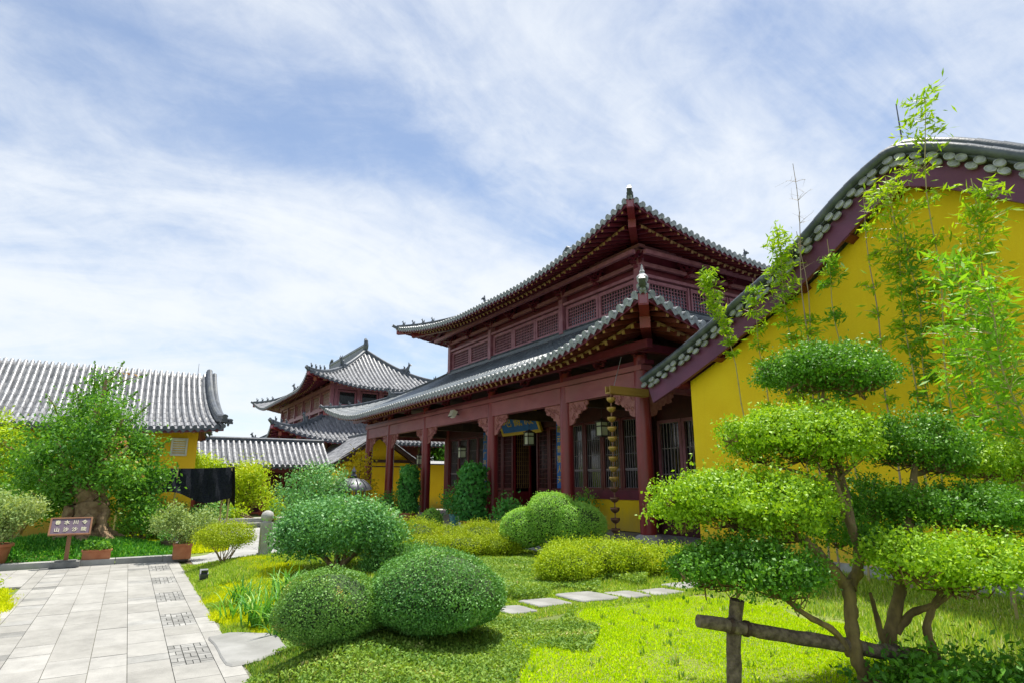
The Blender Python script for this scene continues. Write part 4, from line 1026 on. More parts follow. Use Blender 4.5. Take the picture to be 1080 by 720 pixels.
def garden_wall():
    r = thing('garden_wall', 'low ochre wall behind the gnarled tree at the left edge', 'wall', (-24.2, -6, 0))
    m = MB(); m.box((-24.3, -7, .45), (.2, 12.5, .9)); m.build('wall_body', 'ochre_plaster', r); m = MB(); m.box((-24.3, -7, .93), (.34, 12.5, .08)); m.build('coping', 'ridge_tile', r)
garden_wall()
def court_wall():
    r = thing('court_wall', 'plain yellow wall with grey coping beyond the small gabled house', 'wall', (-33.6, 18, 0))
    m = MB(); m.box((-33.7, 19.6, 1.3), (.25, 11.9, 2.6)); m.build('wall_body', 'yellow_plaster', r); m = MB(); m.sweep([(-33.7, 13.7, 2.6), (-33.7, 25.6, 2.6)], [(-.3, 0), (.3, 0), (.3, .06), (.08, .22), (-.08, .22), (-.3, .06)]); m.build('coping', 'ridge_tile', r)
court_wall()

# ================================================================= HALL FITTINGS THAT HANG OR STAND BY THEMSELVES
def name_board():
    r = thing('name_board', 'blue board with gilt characters and gold rim over the hall door', 'sign', (-20.35, 12.75, 4.0))
    c = Vector((-20.35, 12.72, 3.98)); t = R(-22); up = Vector((0, -math.sin(-t), math.cos(t))); up = Vector((0, -math.sin(R(22)), math.cos(R(22)))); nr = Vector((0, -math.cos(R(22)), -math.sin(R(22)))); rot = Matrix(((1, 0, 0), (0, nr.y * -1, up.y), (0, nr.z * -1, up.z)))
    m = MB(); m.box(c, (2.6, .06, .92), rot=rot); m.build('board', 'board_blue', r)
    m = MB()
    for sx in (-1, 1): m.box(c + Vector((sx * 1.35, 0, 0)), (.13, .10, 1.16), rot=rot)
    for sz in (-1, 1): m.box(c + up * sz * .52, (2.57, .10, .12), rot=rot)
    m.build('rim', 'gold', r)
    writing(r, '地藏殿', c + nr * .04, .62, 0, 'gold', ax=(1, 0), gap=1.25, tilt=R(22))
name_board()
def lantern(x, y, z, label):
    r = thing('hanging_lantern', label, 'lantern', (x, y, z - .2), 'lanterns hanging in the porch of the main hall')
    m = MB()
    for sx in (-1, 1):
        for sy in (-1, 1): m.box((x + sx * .12, y + sy * .12, z), (.022, .022, .42))
    for dz, w in ((-.21, .30), (.21, .30), (.08, .26)): m.box((x, y, z + dz), (w, w, .03))
    m.lathe((x, y, z + .22), [(.17, 0), (.10, .05), (.03, .08), (.012, .10)], 8); m.tube([(x, y, z + .3), (x, y, 4.9)], .008, 5); m.build('frame', 'lantern_frame', r)
    m = MB(); m.box((x, y, z - .06), (.22, .22, .24)); m.box((x, y, z + .145), (.22, .22, .09)); m.build('lamp_glass', 'lantern_glass', r)
for a in ((-17.65, 11.5, 3.05, 'pale green porch lantern just left of the second column from the right'), (-13.78, 11.5, 3.1, 'pale green porch lantern left of the bronze rain chain'),
          (-22.7, 11.5, 2.78, 'pale green porch lantern above the tallest potted ivy'), (-27.0, 11.5, 2.62, 'pale green porch lantern in front of the far yellow gable')): lantern(*a)
def spot():
    r = thing('floodlight', 'small white floodlight fixed to the porch beam of the main hall', 'floodlight', (-20.0, 9.9, 4.0))
    m = MB(); m.box((-20.0, 9.74, 4.02), (.30, .16, .24), rot=Matrix.Rotation(R(-25), 3, 'X')); m.build('lamp_body', 'lamp_white', r)
    m = MB(); m.box((-20.0, 9.655, 3.985), (.24, .01, .18), rot=Matrix.Rotation(R(-25), 3, 'X')); m.build('lens', 'glass_dark', r); m = MB(); m.bar((-20, 9.98, 4.0), (-20, 9.8, 4.02), .06, .04); m.build('mount', 'iron', r)
spot()
def rain():
    x, y = -10.28, 8.86
    m = MB(); m.box((x, 9.35, 3.52), (.17, 1.15, .03)); m.box((x - .075, 9.35, 3.60), (.025, 1.15, .15)); m.box((x + .075, 9.35, 3.60), (.025, 1.15, .15)); m.build('wooden_gutter', 'gutter_wood', YH)
    m = MB(); m.tube([(x, 8.95, 3.66), (x - .1, 9.3, 4.4)], .008, 5); m.build('stay_wire', 'metal_grey', YH)
    r = thing('rain_chain', 'bronze rain chain of bell shaped cups hanging from a wooden gutter', 'rain chain', (x, y, .5)); n = 14
    m = MB(); m.tube([(x, y, .52), (x, y, 3.5)], .012, 5)
    for k in range(n * 2):
        z = .55 + k * .105; m.tube([(x + .02 * math.cos(g), y, z + .045 * math.sin(g)) for g in np.linspace(0, 6.28, 9)], .006, 4)
    m.build('chain', 'old_copper', r)
    for k in range(n):
        z = .60 + k * .213; m = MB(); m.lathe((x, y, z), [(.012, -.065), (.05, -.05), (.088, -.012), (.102, .024), (.095, .042), (.104, .052), (.09, .052), (.06, .012), (.01, -.015)], 16); m.build('cup', 'bronze' if k > 4 else 'old_copper', r, smooth=True)
rain()

# ================================================================= GARDEN FURNITURE
def sign():
    x, y = -15.05, -.86; r = thing('garden_sign', 'purple brown wooden garden sign with two rows of pale characters on a leaning post', 'sign', (x, y, 0))
    t = R(28); up = Vector((-math.sin(t), 0, math.cos(t))); nr = Vector((math.cos(t), 0, math.sin(t))); rot = Matrix(((0, nr.x, up.x), (1, 0, 0), (0, nr.z, up.z)))
    c = Vector((x - .02, y, .76))
    m = MB(); m.box(c, (.66, .03, .33), rot=rot); m.build('sign_board', 'sign_face', r)
    m = MB()
    for s in (-1, 1): m.box(c + Vector((0, s * .325, 0)) + nr * .005, (.028, .05, .35), rot=rot); m.box(c + up * s * .165 + nr * .005, (.62, .048, .022), rot=rot)
    m.build('sign_rim', 'sign_wood', r)
    writing(r, '春水川令', c + nr * .018 + up * .07, .092, 0, 'sign_letter', ax=(0, 1), gap=1.55, tilt=-t); writing(r, '山沙沙院', c + nr * .018 - up * .075, .092, 0, 'sign_letter', ax=(0, 1), gap=1.55, tilt=-t)
    m = MB(); m.bar((x - .05, y, .1), (x - .05, y, .78), .07, .07); m.build('sign_post', 'sign_wood', r)
    m = MB(); m.box((x - .04, y, .06), (.26, .46, .10)); m.box((x - .04, y, .12), (.18, .34, .03)); m.build('sign_base', 'dark_stone', r)
sign()
def stone_post():
    x, y = -13.35, 2.45; z = tzf(x, y); r = thing('stone_post', 'short grey stone post with rounded head beside the broad glossy shrub', 'post', (x, y, z))
    m = MB(); m.bar((x, y, z - .1), (x, y, z + .66), .21, .21); m.bar((x, y, z - .05), (x, y, z + .08), .26, .26); m.build('shaft', 'stone', r)
    m = MB(); m.lathe((x, y, z + .66), [(.09, 0), (.08, .03), (.12, .07), (.125, .12), (.10, .19), (.04, .225), (.01, .23)], 12); m.build('head', 'stone', r, smooth=True)
stone_post()
def censer():
    p = atd(370, 555, 17.4); x, y = p[0], p[1]; r = thing('incense_burner', 'dark iron incense burner with a domed lid and pointed finial', 'incense burner', (x, y, 0))
    m = MB(); m.lathe((x, y, 0), [(.34, 0), (.34, .12), (.26, .16), (.22, .4), (.3, .5), (.42, .62), (.44, .8), (.40, .9), (.44, .94), (.36, .95)], 20); m.build('bowl', 'iron', r, smooth=True)
    for k in range(6):
        a = k * math.pi / 3; m = MB(); m.tube([(x + .33 * math.cos(a), y + .33 * math.sin(a), .93), (x + .33 * math.cos(a), y + .33 * math.sin(a), 1.42)], .03, 8); m.build('pillar', 'iron', r)
    m = MB(); m.lathe((x, y, 1.40), [(.40, -.02), (.50, .0), (.49, .04), (.44, .11), (.36, .19), (.25, .26), (.14, .30), (.10, .32), (.12, .35)], 20)
    for k in range(12):
        a = k * math.pi / 6; m.tube([(x + q * math.cos(a), y + q * math.sin(a), 1.40 + h) for q, h in ((.51, .02), (.45, .12), (.36, .205), (.25, .275))], .014, 5)
    m.build('lid', 'iron', r, smooth=True)
    m = MB(); m.lathe((x, y, 1.74), [(.07, 0), (.09, .04), (.06, .09), (.04, .11), (.07, .15), (.05, .2), (.02, .25), (.004, .3)], 12); m.build('finial', 'iron', r, smooth=True)
censer()
def shade_net():
    r = thing('shade_net', 'black shade net draped over bamboo poles above potted plants', 'shade net', (-21.6, 1.2, 0))
    X0, X1, Y0, Y1, ZT = -22.6, -20.9, -.3, 2.72, 2.06; m = MB(); N = 26; vs = []; fs = []; K = 14
    for i in range(N + 1):
        y = Y0 + (Y1 - Y0) * i / N; low = 1.52 - .50 * (i / N) + .10 * math.sin(i * .45 + 2.2)
        sagt = .06 * math.sin(math.pi * i / N)
        for k in range(K + 1):
            if k < 5: x = X0 + (X1 - X0) * k / 5; z = ZT - sagt - .05 * math.sin(math.pi * k / 5)
            else:
                q = (k - 5) / (K - 5); z = ZT - sagt - q * (ZT - low); x = X1 + .16 * q + .09 * math.sin(i * .8 + q * 3) * q + .05 * math.sin(i * 1.9 - q * 4)
            vs.append((x, y, z))
    for i in range(N):
        for k in range(K): a = i * (K + 1) + k; fs.append((a, a + 1, a + K + 2, a + K + 1))
    m.add(vs, fs); o = len(vs); vs = []; fs = []
    for k in range(9):                                                        # the end that hangs down on the right
        x = X0 + (X1 + .16 - X0) * k / 8
        for j in range(9): q = j / 8; vs.append((x + .02 * math.sin(j), Y1 + .02 + .07 * q + .03 * math.sin(k * 1.5 + q * 3), ZT - q * (1.12 + .1 * math.sin(k))))
    for k in range(8):
        for j in range(8): a = k * 9 + j; fs.append((a, a + 1, a + 10, a + 9))
    m.add(vs, fs); m.build('net', 'black_net', r, smooth=True)
    for x, y in ((X1 - .02, Y1 - .05), (X1 - .02, Y0 + .1), (X0, Y1 - .05), (X0, Y0 + .1), (X1 - .02, 1.2)):
        m = MB(); m.tube([(x, y, -.05), (x, y, ZT - .03)], .025, 8); m.build('pole', 'bamboo_pole', r)
shade_net()
def railing():
    r = thing('red_railing', 'low red timber railing beside the steps at the far end of the court', 'railing', (-28, 4.6, 0)); m = MB()
    for z in (.35, .62, .95): m.bar((-28, 3.4, z), (-28, 6.6, z), .07, .07)
    m.build('rail', 'red_paint', r)
    for y in np.arange(3.4, 6.7, .8): m = MB(); m.bar((-28, y, 0), (-28, y, 1.1), .12, .12); m.build('baluster', 'red_paint', r)
    r = thing('stone_steps', 'two broad grey stone steps far behind the stone post', 'steps', (-25.4, 4.0, 0))
    for k in range(2): m = MB(); m.box((-25.3 - .45 * k, 4.2, .07 + .14 * k), (.9, 2.6, .14 - .006)); m.build('step', 'plaza_stone', r)
railing()
def path_lamp():
    x, y = -11.6, 1.22; z = tzf(x, y); r = thing('path_light', 'small black garden spotlight at the right edge of the path', 'light', (x, y, z))
    m = MB(); m.box((x, y, z + .14), (.16, .12, .10), rot=Matrix.Rotation(R(25), 3, 'Y')); m.build('lamp_body', 'iron', r); m = MB(); m.tube([(x, y, z - .05), (x, y, z + .1)], .015, 6); m.build('spike', 'iron', r)
    m = MB(); m.box((x + .074, y, z + .175), (.008, .10, .08), rot=Matrix.Rotation(R(25), 3, 'Y')); m.build('lens', 'glass_dark', r)
path_lamp()
def flat_stone(label, poly, z, group, name):
    m = MB(); c = np.mean(poly, 0); n = len(poly); out = []
    for i in range(n):
        a, b = np.array(poly[i]), np.array(poly[(i + 1) % n])
        for t in (0.08, .3, .5, .7, .92): out.append(a + (b - a) * t + RNG.normal(size=2) * .012)
    zz = lambda p: z if z is not None else tzf(*p)
    z0 = zz(c) + .010; top = [(p[0], p[1], z0) for p in out]; inn = [tuple(np.array(c) + (p - c) * .955) + (z0 + .012,) for p in out]; bot = [(p[0], p[1], z0 - .09) for p in out]; N = len(out)
    m.add(bot + top + inn, [(i, (i + 1) % N, N + (i + 1) % N, N + i) for i in range(N)] + [(N + i, N + (i + 1) % N, 2 * N + (i + 1) % N, 2 * N + i) for i in range(N)] + [tuple(range(2 * N, 3 * N))])
    o = m.build(name, ['pale_stone'], None, org=(c[0], c[1], z0)); tag(o, label, 'stone', group)
flat_stone('large flat grey slab between the path and the clipped bushes', SLAB_POLY, -.006, None, 'flat_stone')
fs_lab = ['nearest stepping stone beside the large clipped bush', 'second stepping stone from the large clipped bush', 'long stepping stone in front of the twin domed shrub', 'middle stepping stone below the golden hedge', 'stepping stone near the right end of the golden hedge', 'last stepping stone towards the porch columns']
for lab, st in zip(fs_lab, STEPS): flat_stone(lab, st, None, 'stepping stones', 'stepping_stone')

# ================================================================= PLANTS
def core_of(lst):
    m = MB()
    for c, r_ in lst: m.ball(c, 1.0, 14, 9, r_)
    return m
def stems(parent, base, tops, r0, mat='bark', name='stem', n=6, wig=.04):
    m = MB(); b = Vector(base)
    for t in tops:
        t = Vector(t); q = [b + (t - b) * k / 4 + Vector((random.uniform(-wig, wig), random.uniform(-wig, wig), 0)) * (1 if 0 < k < 4 else 0) for k in range(5)]
        m.tube(q, [r0 * (1 - .16 * k) for k in range(5)], n)
    return m.build(name, mat, parent, smooth=True)
def clipped(name, label, xy, r, h, mat, n, size, group=None, lump=.05, cz=.42, bottom=.8, core=.86, extra=(), stem=True):
    """tight clipped bush: leaves in a thin shell over a solid core coloured dark like the shaded inside"""
    x, y = xy; z = tzf(x, y); o = thing(name, label, 'bush', (x, y, z), group); lv = LV(); cores = []; lowk = []
    lobes = [((x, y, z + h * cz), (r, r, h * (1 - cz)))] + list(extra)
    for k, (c, rr) in enumerate(lobes):
        nn = int(n * (rr[0] / r) ** 2); P, N2 = shell(c, rr, nn, .05, lump, 5.0, bottom * cz / (1 - cz) if k == 0 else .9, seed=int(abs(x * 97)) + k, zmin=z + .03)
        if len(lobes) > 1:                                                    # drop what lies inside a neighbouring lobe
            kp = np.ones(len(P), bool)
            for j, (c2, r2) in enumerate(lobes):
                if j != k: kp &= np.sum(((P - np.array(c2)) / np.array(r2)) ** 2, 1) > .72
            P, N2 = P[kp], N2[kp]
        hol = noise3(P / np.array(rr).mean() * .8, 6.5, k + 5); kp = (hol > -.55) | (RNG.random(len(P)) < .35); P, N2 = P[kp], N2[kp]; lv.add(P, N2, size, .6, .9, .2); cores.append((c, tuple(np.array(rr) * core)))
        lowk.append(bottom * cz / (1 - cz) * .8 if k == 0 else .8)
        # stray shoots standing a little proud of the clipping
        k2 = RNG.random(len(P)) < .06; lv.add(P[k2] + N2[k2] * size * RNG.uniform(.4, 1.6, (k2.sum(), 1)), N2[k2], size, .5, .3, 1.0)
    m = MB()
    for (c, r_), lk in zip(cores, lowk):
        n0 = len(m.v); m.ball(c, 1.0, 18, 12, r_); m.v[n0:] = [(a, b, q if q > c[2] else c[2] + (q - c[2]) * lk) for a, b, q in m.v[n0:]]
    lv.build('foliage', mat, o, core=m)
    if stem: stems(o, (x, y, z - .05), [(x + r * .5 * math.cos(a), y + r * .5 * math.sin(a), z + h * .4) for a in (0, 1.3, 2.6, 3.9, 5.2)], .025)
    return o
clipped('clipped_bush', 'smaller clipped round bush beside the flat grey slab', (-5.86, 1.66), .475, .70, 'leaf_ball_mixed', 24000, .021, 'clipped round bushes', lump=.085)
clipped('clipped_bush', 'larger clipped round bush at the near end of the stepping stones', (-5.64, 2.60), .675, .80, 'leaf_ball', 36000, .023, 'clipped round bushes', lump=.06)
# the twin domed shrub before the porch
x, y = -10.55, 7.42; z = tzf(x, y)
clipped('domed_shrub', 'light green shrub clipped into two domes before the porch', (x, y), .59, 1.27, 'leaf_dome', 15000, .034, None, .06, .56, .8, .84,
        extra=[((x + .40, y + .32, z + .60), (.60, .60, .46)), ((x - .38, y - .40, z + .52), (.52, .52, .42))])
def hedge(label, lobes, mat, n, size, name='low_hedge', group=None):
    c0 = lobes[0]; z = tzf(c0[0], c0[1]); o = thing(name, label, 'hedge', (c0[0], c0[1], z), group); lv = LV(); cores = []
    for (x, y, r, h) in lobes:
        z = tzf(x, y); c = (x, y, z + h * .45); rr = (r, r, h * .55); cores.append((c, (r * .76, r * .76, h * .40)))
        P, N2 = clumps(c, rr, int(n / 14), 14, size * 1.5, .12, .12, .8, int(abs(x * 31))); k = P[:, 2] > z + .02; lv.add(P[k], N2[k], size, .5, .6, .6)
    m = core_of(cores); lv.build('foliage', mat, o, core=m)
    stems(o, (c0[0], c0[1], tzf(c0[0], c0[1]) - .05), [(x, y, tzf(x, y) + h * .5) for x, y, r, h in lobes], .02)
hedge('low golden hedge between the stepping stones and the twin domed shrub', [(-7.6, 5.6, .46, .44), (-7.7, 6.25, .5, .54), (-7.65, 6.8, .5, .52), (-7.5, 7.35, .42, .42), (-8.05, 5.95, .42, .5), (-7.6, 7.9, .4, .36)], 'leaf_gold_green', 15000, .034)
hedge('long low golden hedge in the middle of the bed behind the clipped bushes', [(-12.4, 4.6, .55, .60), (-12.6, 5.3, .6, .66), (-12.5, 6.0, .55, .5), (-12.3, 6.7, .55, .56), (-12.2, 7.3, .45, .5), (-11.4, 5.0, .5, .42), (-11.3, 5.8, .55, .4), (-11.1, 6.5, .45, .36), (-12.0, 4.0, .45, .40)], 'leaf_gold', 11000, .036)
hedge('dark green low growth on the left side of the broad glossy shrub', [(-10.4, 4.2, .4, .32), (-10.1, 3.7, .35, .26), (-10.9, 4.6, .4, .30)], 'leaf_ball', 6000, .035)
def loose(name, label, xy, z0, lobes, mat, size, nc, per, cs, stemtops=None, cat='shrub', asp=.5, group=None, trunk='bark', r0=.03, droop=0., lump=.14, thick=.28, bottom=.75):
    """shrub of leaf clusters on stems; lobes are (x,y,z,rx,ry,rz)"""
    x, y = xy; o = thing(name, label, cat, (x, y, z0), group); lv = LV(); tot = sum(l[3] * l[5] for l in lobes)
    for i, l in enumerate(lobes):
        P, N2 = clumps(l[:3], l[3:], max(6, int(nc * l[3] * l[5] / tot)), per, cs, thick, lump, bottom, i + int(abs(x * 13))); k = P[:, 2] > z0 + .02; lv.add(P[k], N2[k], size, asp, .8, .25, droop=droop)
    lv.build('foliage', mat, o)
    stems(o, (x, y, z0 - .05), stemtops or [(l[0], l[1], l[2]) for l in lobes] + [(l[0] + random.uniform(-.4, .4) * l[3], l[1] + random.uniform(-.4, .4) * l[4], l[2] + .3 * l[5]) for l in lobes for _ in range(3)], r0, trunk)
    return o
x, y = -10.62, 3.10; z = tzf(x, y)
loose('glossy_shrub', 'broad glossy shrub with pale glints coloured on its leaves behind the clipped bushes', (x, y), z, [(x, y, z + .66, .86, .86, .50), (x - .1, y - .55, z + .56, .50, .50, .36), (x + .2, y + .55, z + .56, .52, .52, .38)], 'leaf_gloss', .060, 1250, 19, .08, r0=.035, thick=.10, bottom=.7)
x, y = -17.3, 4.15; loose('round_shrub', 'glossy grey green shrub behind the broad glossy shrub', (x, y), 0, [(x, y, 1.2, .85, .85, .85), (x + .1, y + .5, 1.5, .6, .6, .6)], 'leaf_gloss', .08, 420, 16, .10)
x, y = -13.25, 1.72; z = tzf(x, y)
loose('small_bush', 'small round yellow green bush with bare stems by the path corner', (x, y), z, [(x, y, z + .50, .50, .50, .25)], 'leaf_gold', .034, 620, 16, .05, [(x + .34 * math.cos(a), y + .34 * math.sin(a), z + .5) for a in np.arange(0, 6.2, .5)], r0=.012, thick=.16)
x, y = -17.75, 8.0; clipped('ball_bush', 'small lime green ball bush standing in front of the tall potted ivy', (x, y), .34, .86, 'leaf_dome', 3200, .05, None, .08, .55)
x, y = -27.6, 8.6; loose('yellow_tree', 'small airy tree with yellow leaves in front of the far porch column', (x, y), 0, [(x, y, 2.0, .8, .8, .5), (x + .1, y + .3, 2.6, .45, .45, .35), (x, y - .5, 1.5, .6, .6, .4), (x, y + .5, 1.3, .5, .5, .5)], 'leaf_yellow', .13, 150, 12, .15, cat='tree')

# --- pots on the porch edge
def pot(parent, x, y, z, r, h, mat, rim=True, square=False):
    m = MB()
    if square: m.bar((x, y, z), (x, y, z + h), r * 2, r * 2); m.bar((x, y, z + h - .05), (x, y, z + h + .004), r * 2.12, r * 2.12)
    else: m.lathe((x, y, z), [(r * .72, 0), (r * .80, h * .2), (r * .92, h * .7), (r * .95, h * .86), (r * 1.06, h * .88), (r * 1.06, h), (r * .9, h), (r * .86, h * .86)], 22)
    m.build('pot', mat, parent, smooth=not square)
    m = MB(); m.lathe((x, y, z + h * .8), [(r * .84, 0), (r * .84, h * .06)], 14); m.build('earth', 'soil', parent)
def ivy_pot(label, x, y, w, h, ph, pr, pm):
    z = .16 if y > 8.6 else 0.; o = thing('potted_ivy', label, 'potted plant', (x, y, z), 'ivy columns in pots along the porch'); pot(o, x, y, z, pr, ph, pm)
    lv = LV(); n = 1100; t = RNG.random(n); a = RNG.uniform(0, 6.283, n); rad = w * (.86 + .16 * np.sin(t * 11 + a * 2) + .1 * RNG.normal(size=n)) * np.where(t > .9, 1 - (t - .9) * 5, 1)
    P = np.stack([x + rad * np.cos(a), y + rad * np.sin(a), z + ph + .02 + t * h], 1); N2 = np.stack([np.cos(a), np.sin(a), np.full(n, .15)], 1)
    P2 = np.repeat(P, 3, 0) + RNG.normal(size=(3 * n, 3)) * .05; lv.add(P2, np.repeat(N2, 3, 0), .105, .85, .5, .1, droop=.7)
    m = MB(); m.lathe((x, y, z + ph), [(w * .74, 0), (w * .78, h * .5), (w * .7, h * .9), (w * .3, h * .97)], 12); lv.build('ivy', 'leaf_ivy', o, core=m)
    m = MB()
    for k in range(5): a = k * 1.26; m.tube([(x + w * .6 * math.cos(a), y + w * .6 * math.sin(a), z + ph - .1), (x + w * .6 * math.cos(a), y + w * .6 * math.sin(a), z + ph + h * .93)], .012, 5)
    m.build('trellis', 'bamboo_pole', o)
ivy_pot('tallest ivy column in a terracotta pot left of the middle porch column', -17.45, 9.25, .44, 1.68, .28, .38, 'orange_pot')
ivy_pot('narrower ivy column in a pot farther along the porch', -22.7, 9.25, .36, 1.72, .3, .34, 'terracotta')
def potted(label, x, y, z, pr, ph, pm, rx, rz, up, mat, size, nc, cat='potted plant', square=False, group=None, name='potted_plant', extra=()):
    o = thing(name, label, cat, (x, y, z), group); pot(o, x, y, z, pr, ph, pm, square=square); lv = LV()
    for l in [(x, y, z + ph + up, rx, rx, rz)] + list(extra):
        P, N2 = clumps(l[:3], l[3:], max(8, int(nc * l[3] / rx)), 14, size * 1.3, .3, .14, .8, int(abs(x * 7))); k = P[:, 2] > z + ph * .9; lv.add(P[k], N2[k], size, .5, .6, .6)
    lv.build('foliage', mat, o); stems(o, (x, y, z + ph * .8), [(x + rx * .6 * math.cos(a), y + rx * .6 * math.sin(a), z + ph + up) for a in np.arange(0, 6, .8)] + [l[:3] for l in extra], max(.012, pr * .06))
    return o
potted('dark leaved bush in a white porcelain pot left of the tall ivy', -18.25, 9.4, .155, .24, .42, 'white_ceramic', .42, .42, .3, 'leaf_ivy', .10, 70)
potted('dark bush in a teal glazed pot beside the white porcelain pot', -19.3, 9.6, .155, .24, .40, 'teal_ceramic', .5, .5, .4, 'leaf_ivy', .10, 80)
potted('leafy plant in a white pot right of the tall ivy', -14.75, 8.95, .155, .22, .30, 'white_ceramic', .48, .36, .3, 'leaf_ivy', .09, 90)
potted('dark bush in a black pot on the porch behind the twin domed shrub', -12.35, 9.5, .155, .24, .3, 'dark_pot', .34, .34, .3, 'leaf_ivy', .09, 80)
potted('low bush in a brown pot near the far porch columns', -24.6, 9.2, .155, .3, .3, 'terracotta', .55, .45, .3, 'leaf_ivy', .10, 80)
potted('fern in a pot at the foot of the second porch column', -15.9, 12.2, .155, .24, .4, 'dark_pot', .55, .4, .4, 'leaf_dome', .10, 60)
# --- left side pots
x, y = -15.05, 1.12
potted('pale leaved shrub in a square terracotta pot at the end of the kerb', x, y, .05, .165, .30, 'terracotta', .30, .22, .36, 'leaf_pale', .055, 90, square=True, extra=[(x, y - .42, .78, .26, .26, .18), (x - .1, y + .42, .80, .24, .26, .22), (x, y + .05, .50, .22, .22, .16), (x - .1, y - .2, .95, .2, .2, .14)])
potted('small plant in a round brown pot behind the square terracotta pot', -16.9, .95, .0, .16, .28, 'dark_pot', .2, .15, .12, 'leaf_ball', .06, 30)
x, y = -15.75, -2.12
potted('blossoming pale shrub in a big terracotta pot at the left edge', x, y, .02, .34, .42, 'terracotta', .55, .36, .62, 'leaf_pale', .065, 190, extra=[(x + .05, y + .35, 1.05, .4, .4, .28), (x, y - .3, .95, .45, .45, .3), (x + .1, y + .1, .7, .25, .25, .16)])
o = thing('planter_box', 'small oblong terracotta planter on the kerb beside the sign', 'planter', (-15.35, -.38, .1))
m = MB(); m.bar((-15.35, -.62, .19), (-15.35, -.14, .19), .2, .18); m.bar((-15.35, -.64, .265), (-15.35, -.12, .265), .23, .03); m.build('trough', 'terracotta', o)
lv = LV(); P = np.column_stack([RNG.normal(-15.35, .06, 260), RNG.uniform(-.62, -.14, 260), RNG.uniform(.27, .46, 260)]); lv.add(P, np.tile([0, 0, 1.], (260, 1)), .07, .5, .7, .4); lv.build('foliage', 'leaf_tree', o)
# --- strap leaved plants
def strap(label, x, y, n, L, mat='blade_strap'):
    z = tzf(x, y); o = thing('strap_leaf_plant', label, 'plant', (x, y, z), 'strap leaved plants by the path'); m = MB()
    for i in range(n):
        a = random.uniform(0, 6.283); l = L * random.uniform(.55, 1.15); out = random.uniform(.25, .85); w = .0095 * random.uniform(.7, 1.3); x0, y0 = x + random.gauss(0, .10), y + random.gauss(0, .10); vs = []; K = 6
        for k in range(K + 1):
            t = k / K; r_ = out * l * t * (.55 + .45 * t); h = l * (t - .55 * out * t * t * t); ww = w * (1 - t ** 2.2) * (.6 + .8 * min(1, t * 3)) + .0008
            c = np.array([x0 + math.cos(a) * r_, y0 + math.sin(a) * r_, z - .02 + h]); s_ = np.array([-math.sin(a), math.cos(a), 0]) * ww; vs += [c - s_, c + [0, 0, -ww * .4], c + s_]
        m.add(vs, [(3 * k + q, 3 * k + q + 1, 3 * k + q + 4, 3 * k + q + 3) for k in range(K) for q in (0, 1)], 0, random.random())
    m.build('leaves', mat, o, fixn=False, smooth=True)
for lab, x, y, n, L in (('nearest strap leaved plant beside the smaller clipped bush', -7.4, 1.62, 60, .42), ('tallest strap leaved plant in the middle of the sedum patch', -7.95, 1.52, 80, .52), ('strap leaved plant nearest the broad glossy shrub', -8.5, 1.85, 65, .46), ('strap leaved plant leaning over the sedum edge', -8.6, 1.36, 40, .36), ('low strap leaved plant nearest the path light', -9.3, 1.5, 46, .4), ('spreading strap leaved plant behind the tallest one', -8.1, 2.0, 70, .46)): strap(lab, x, y, n, L)

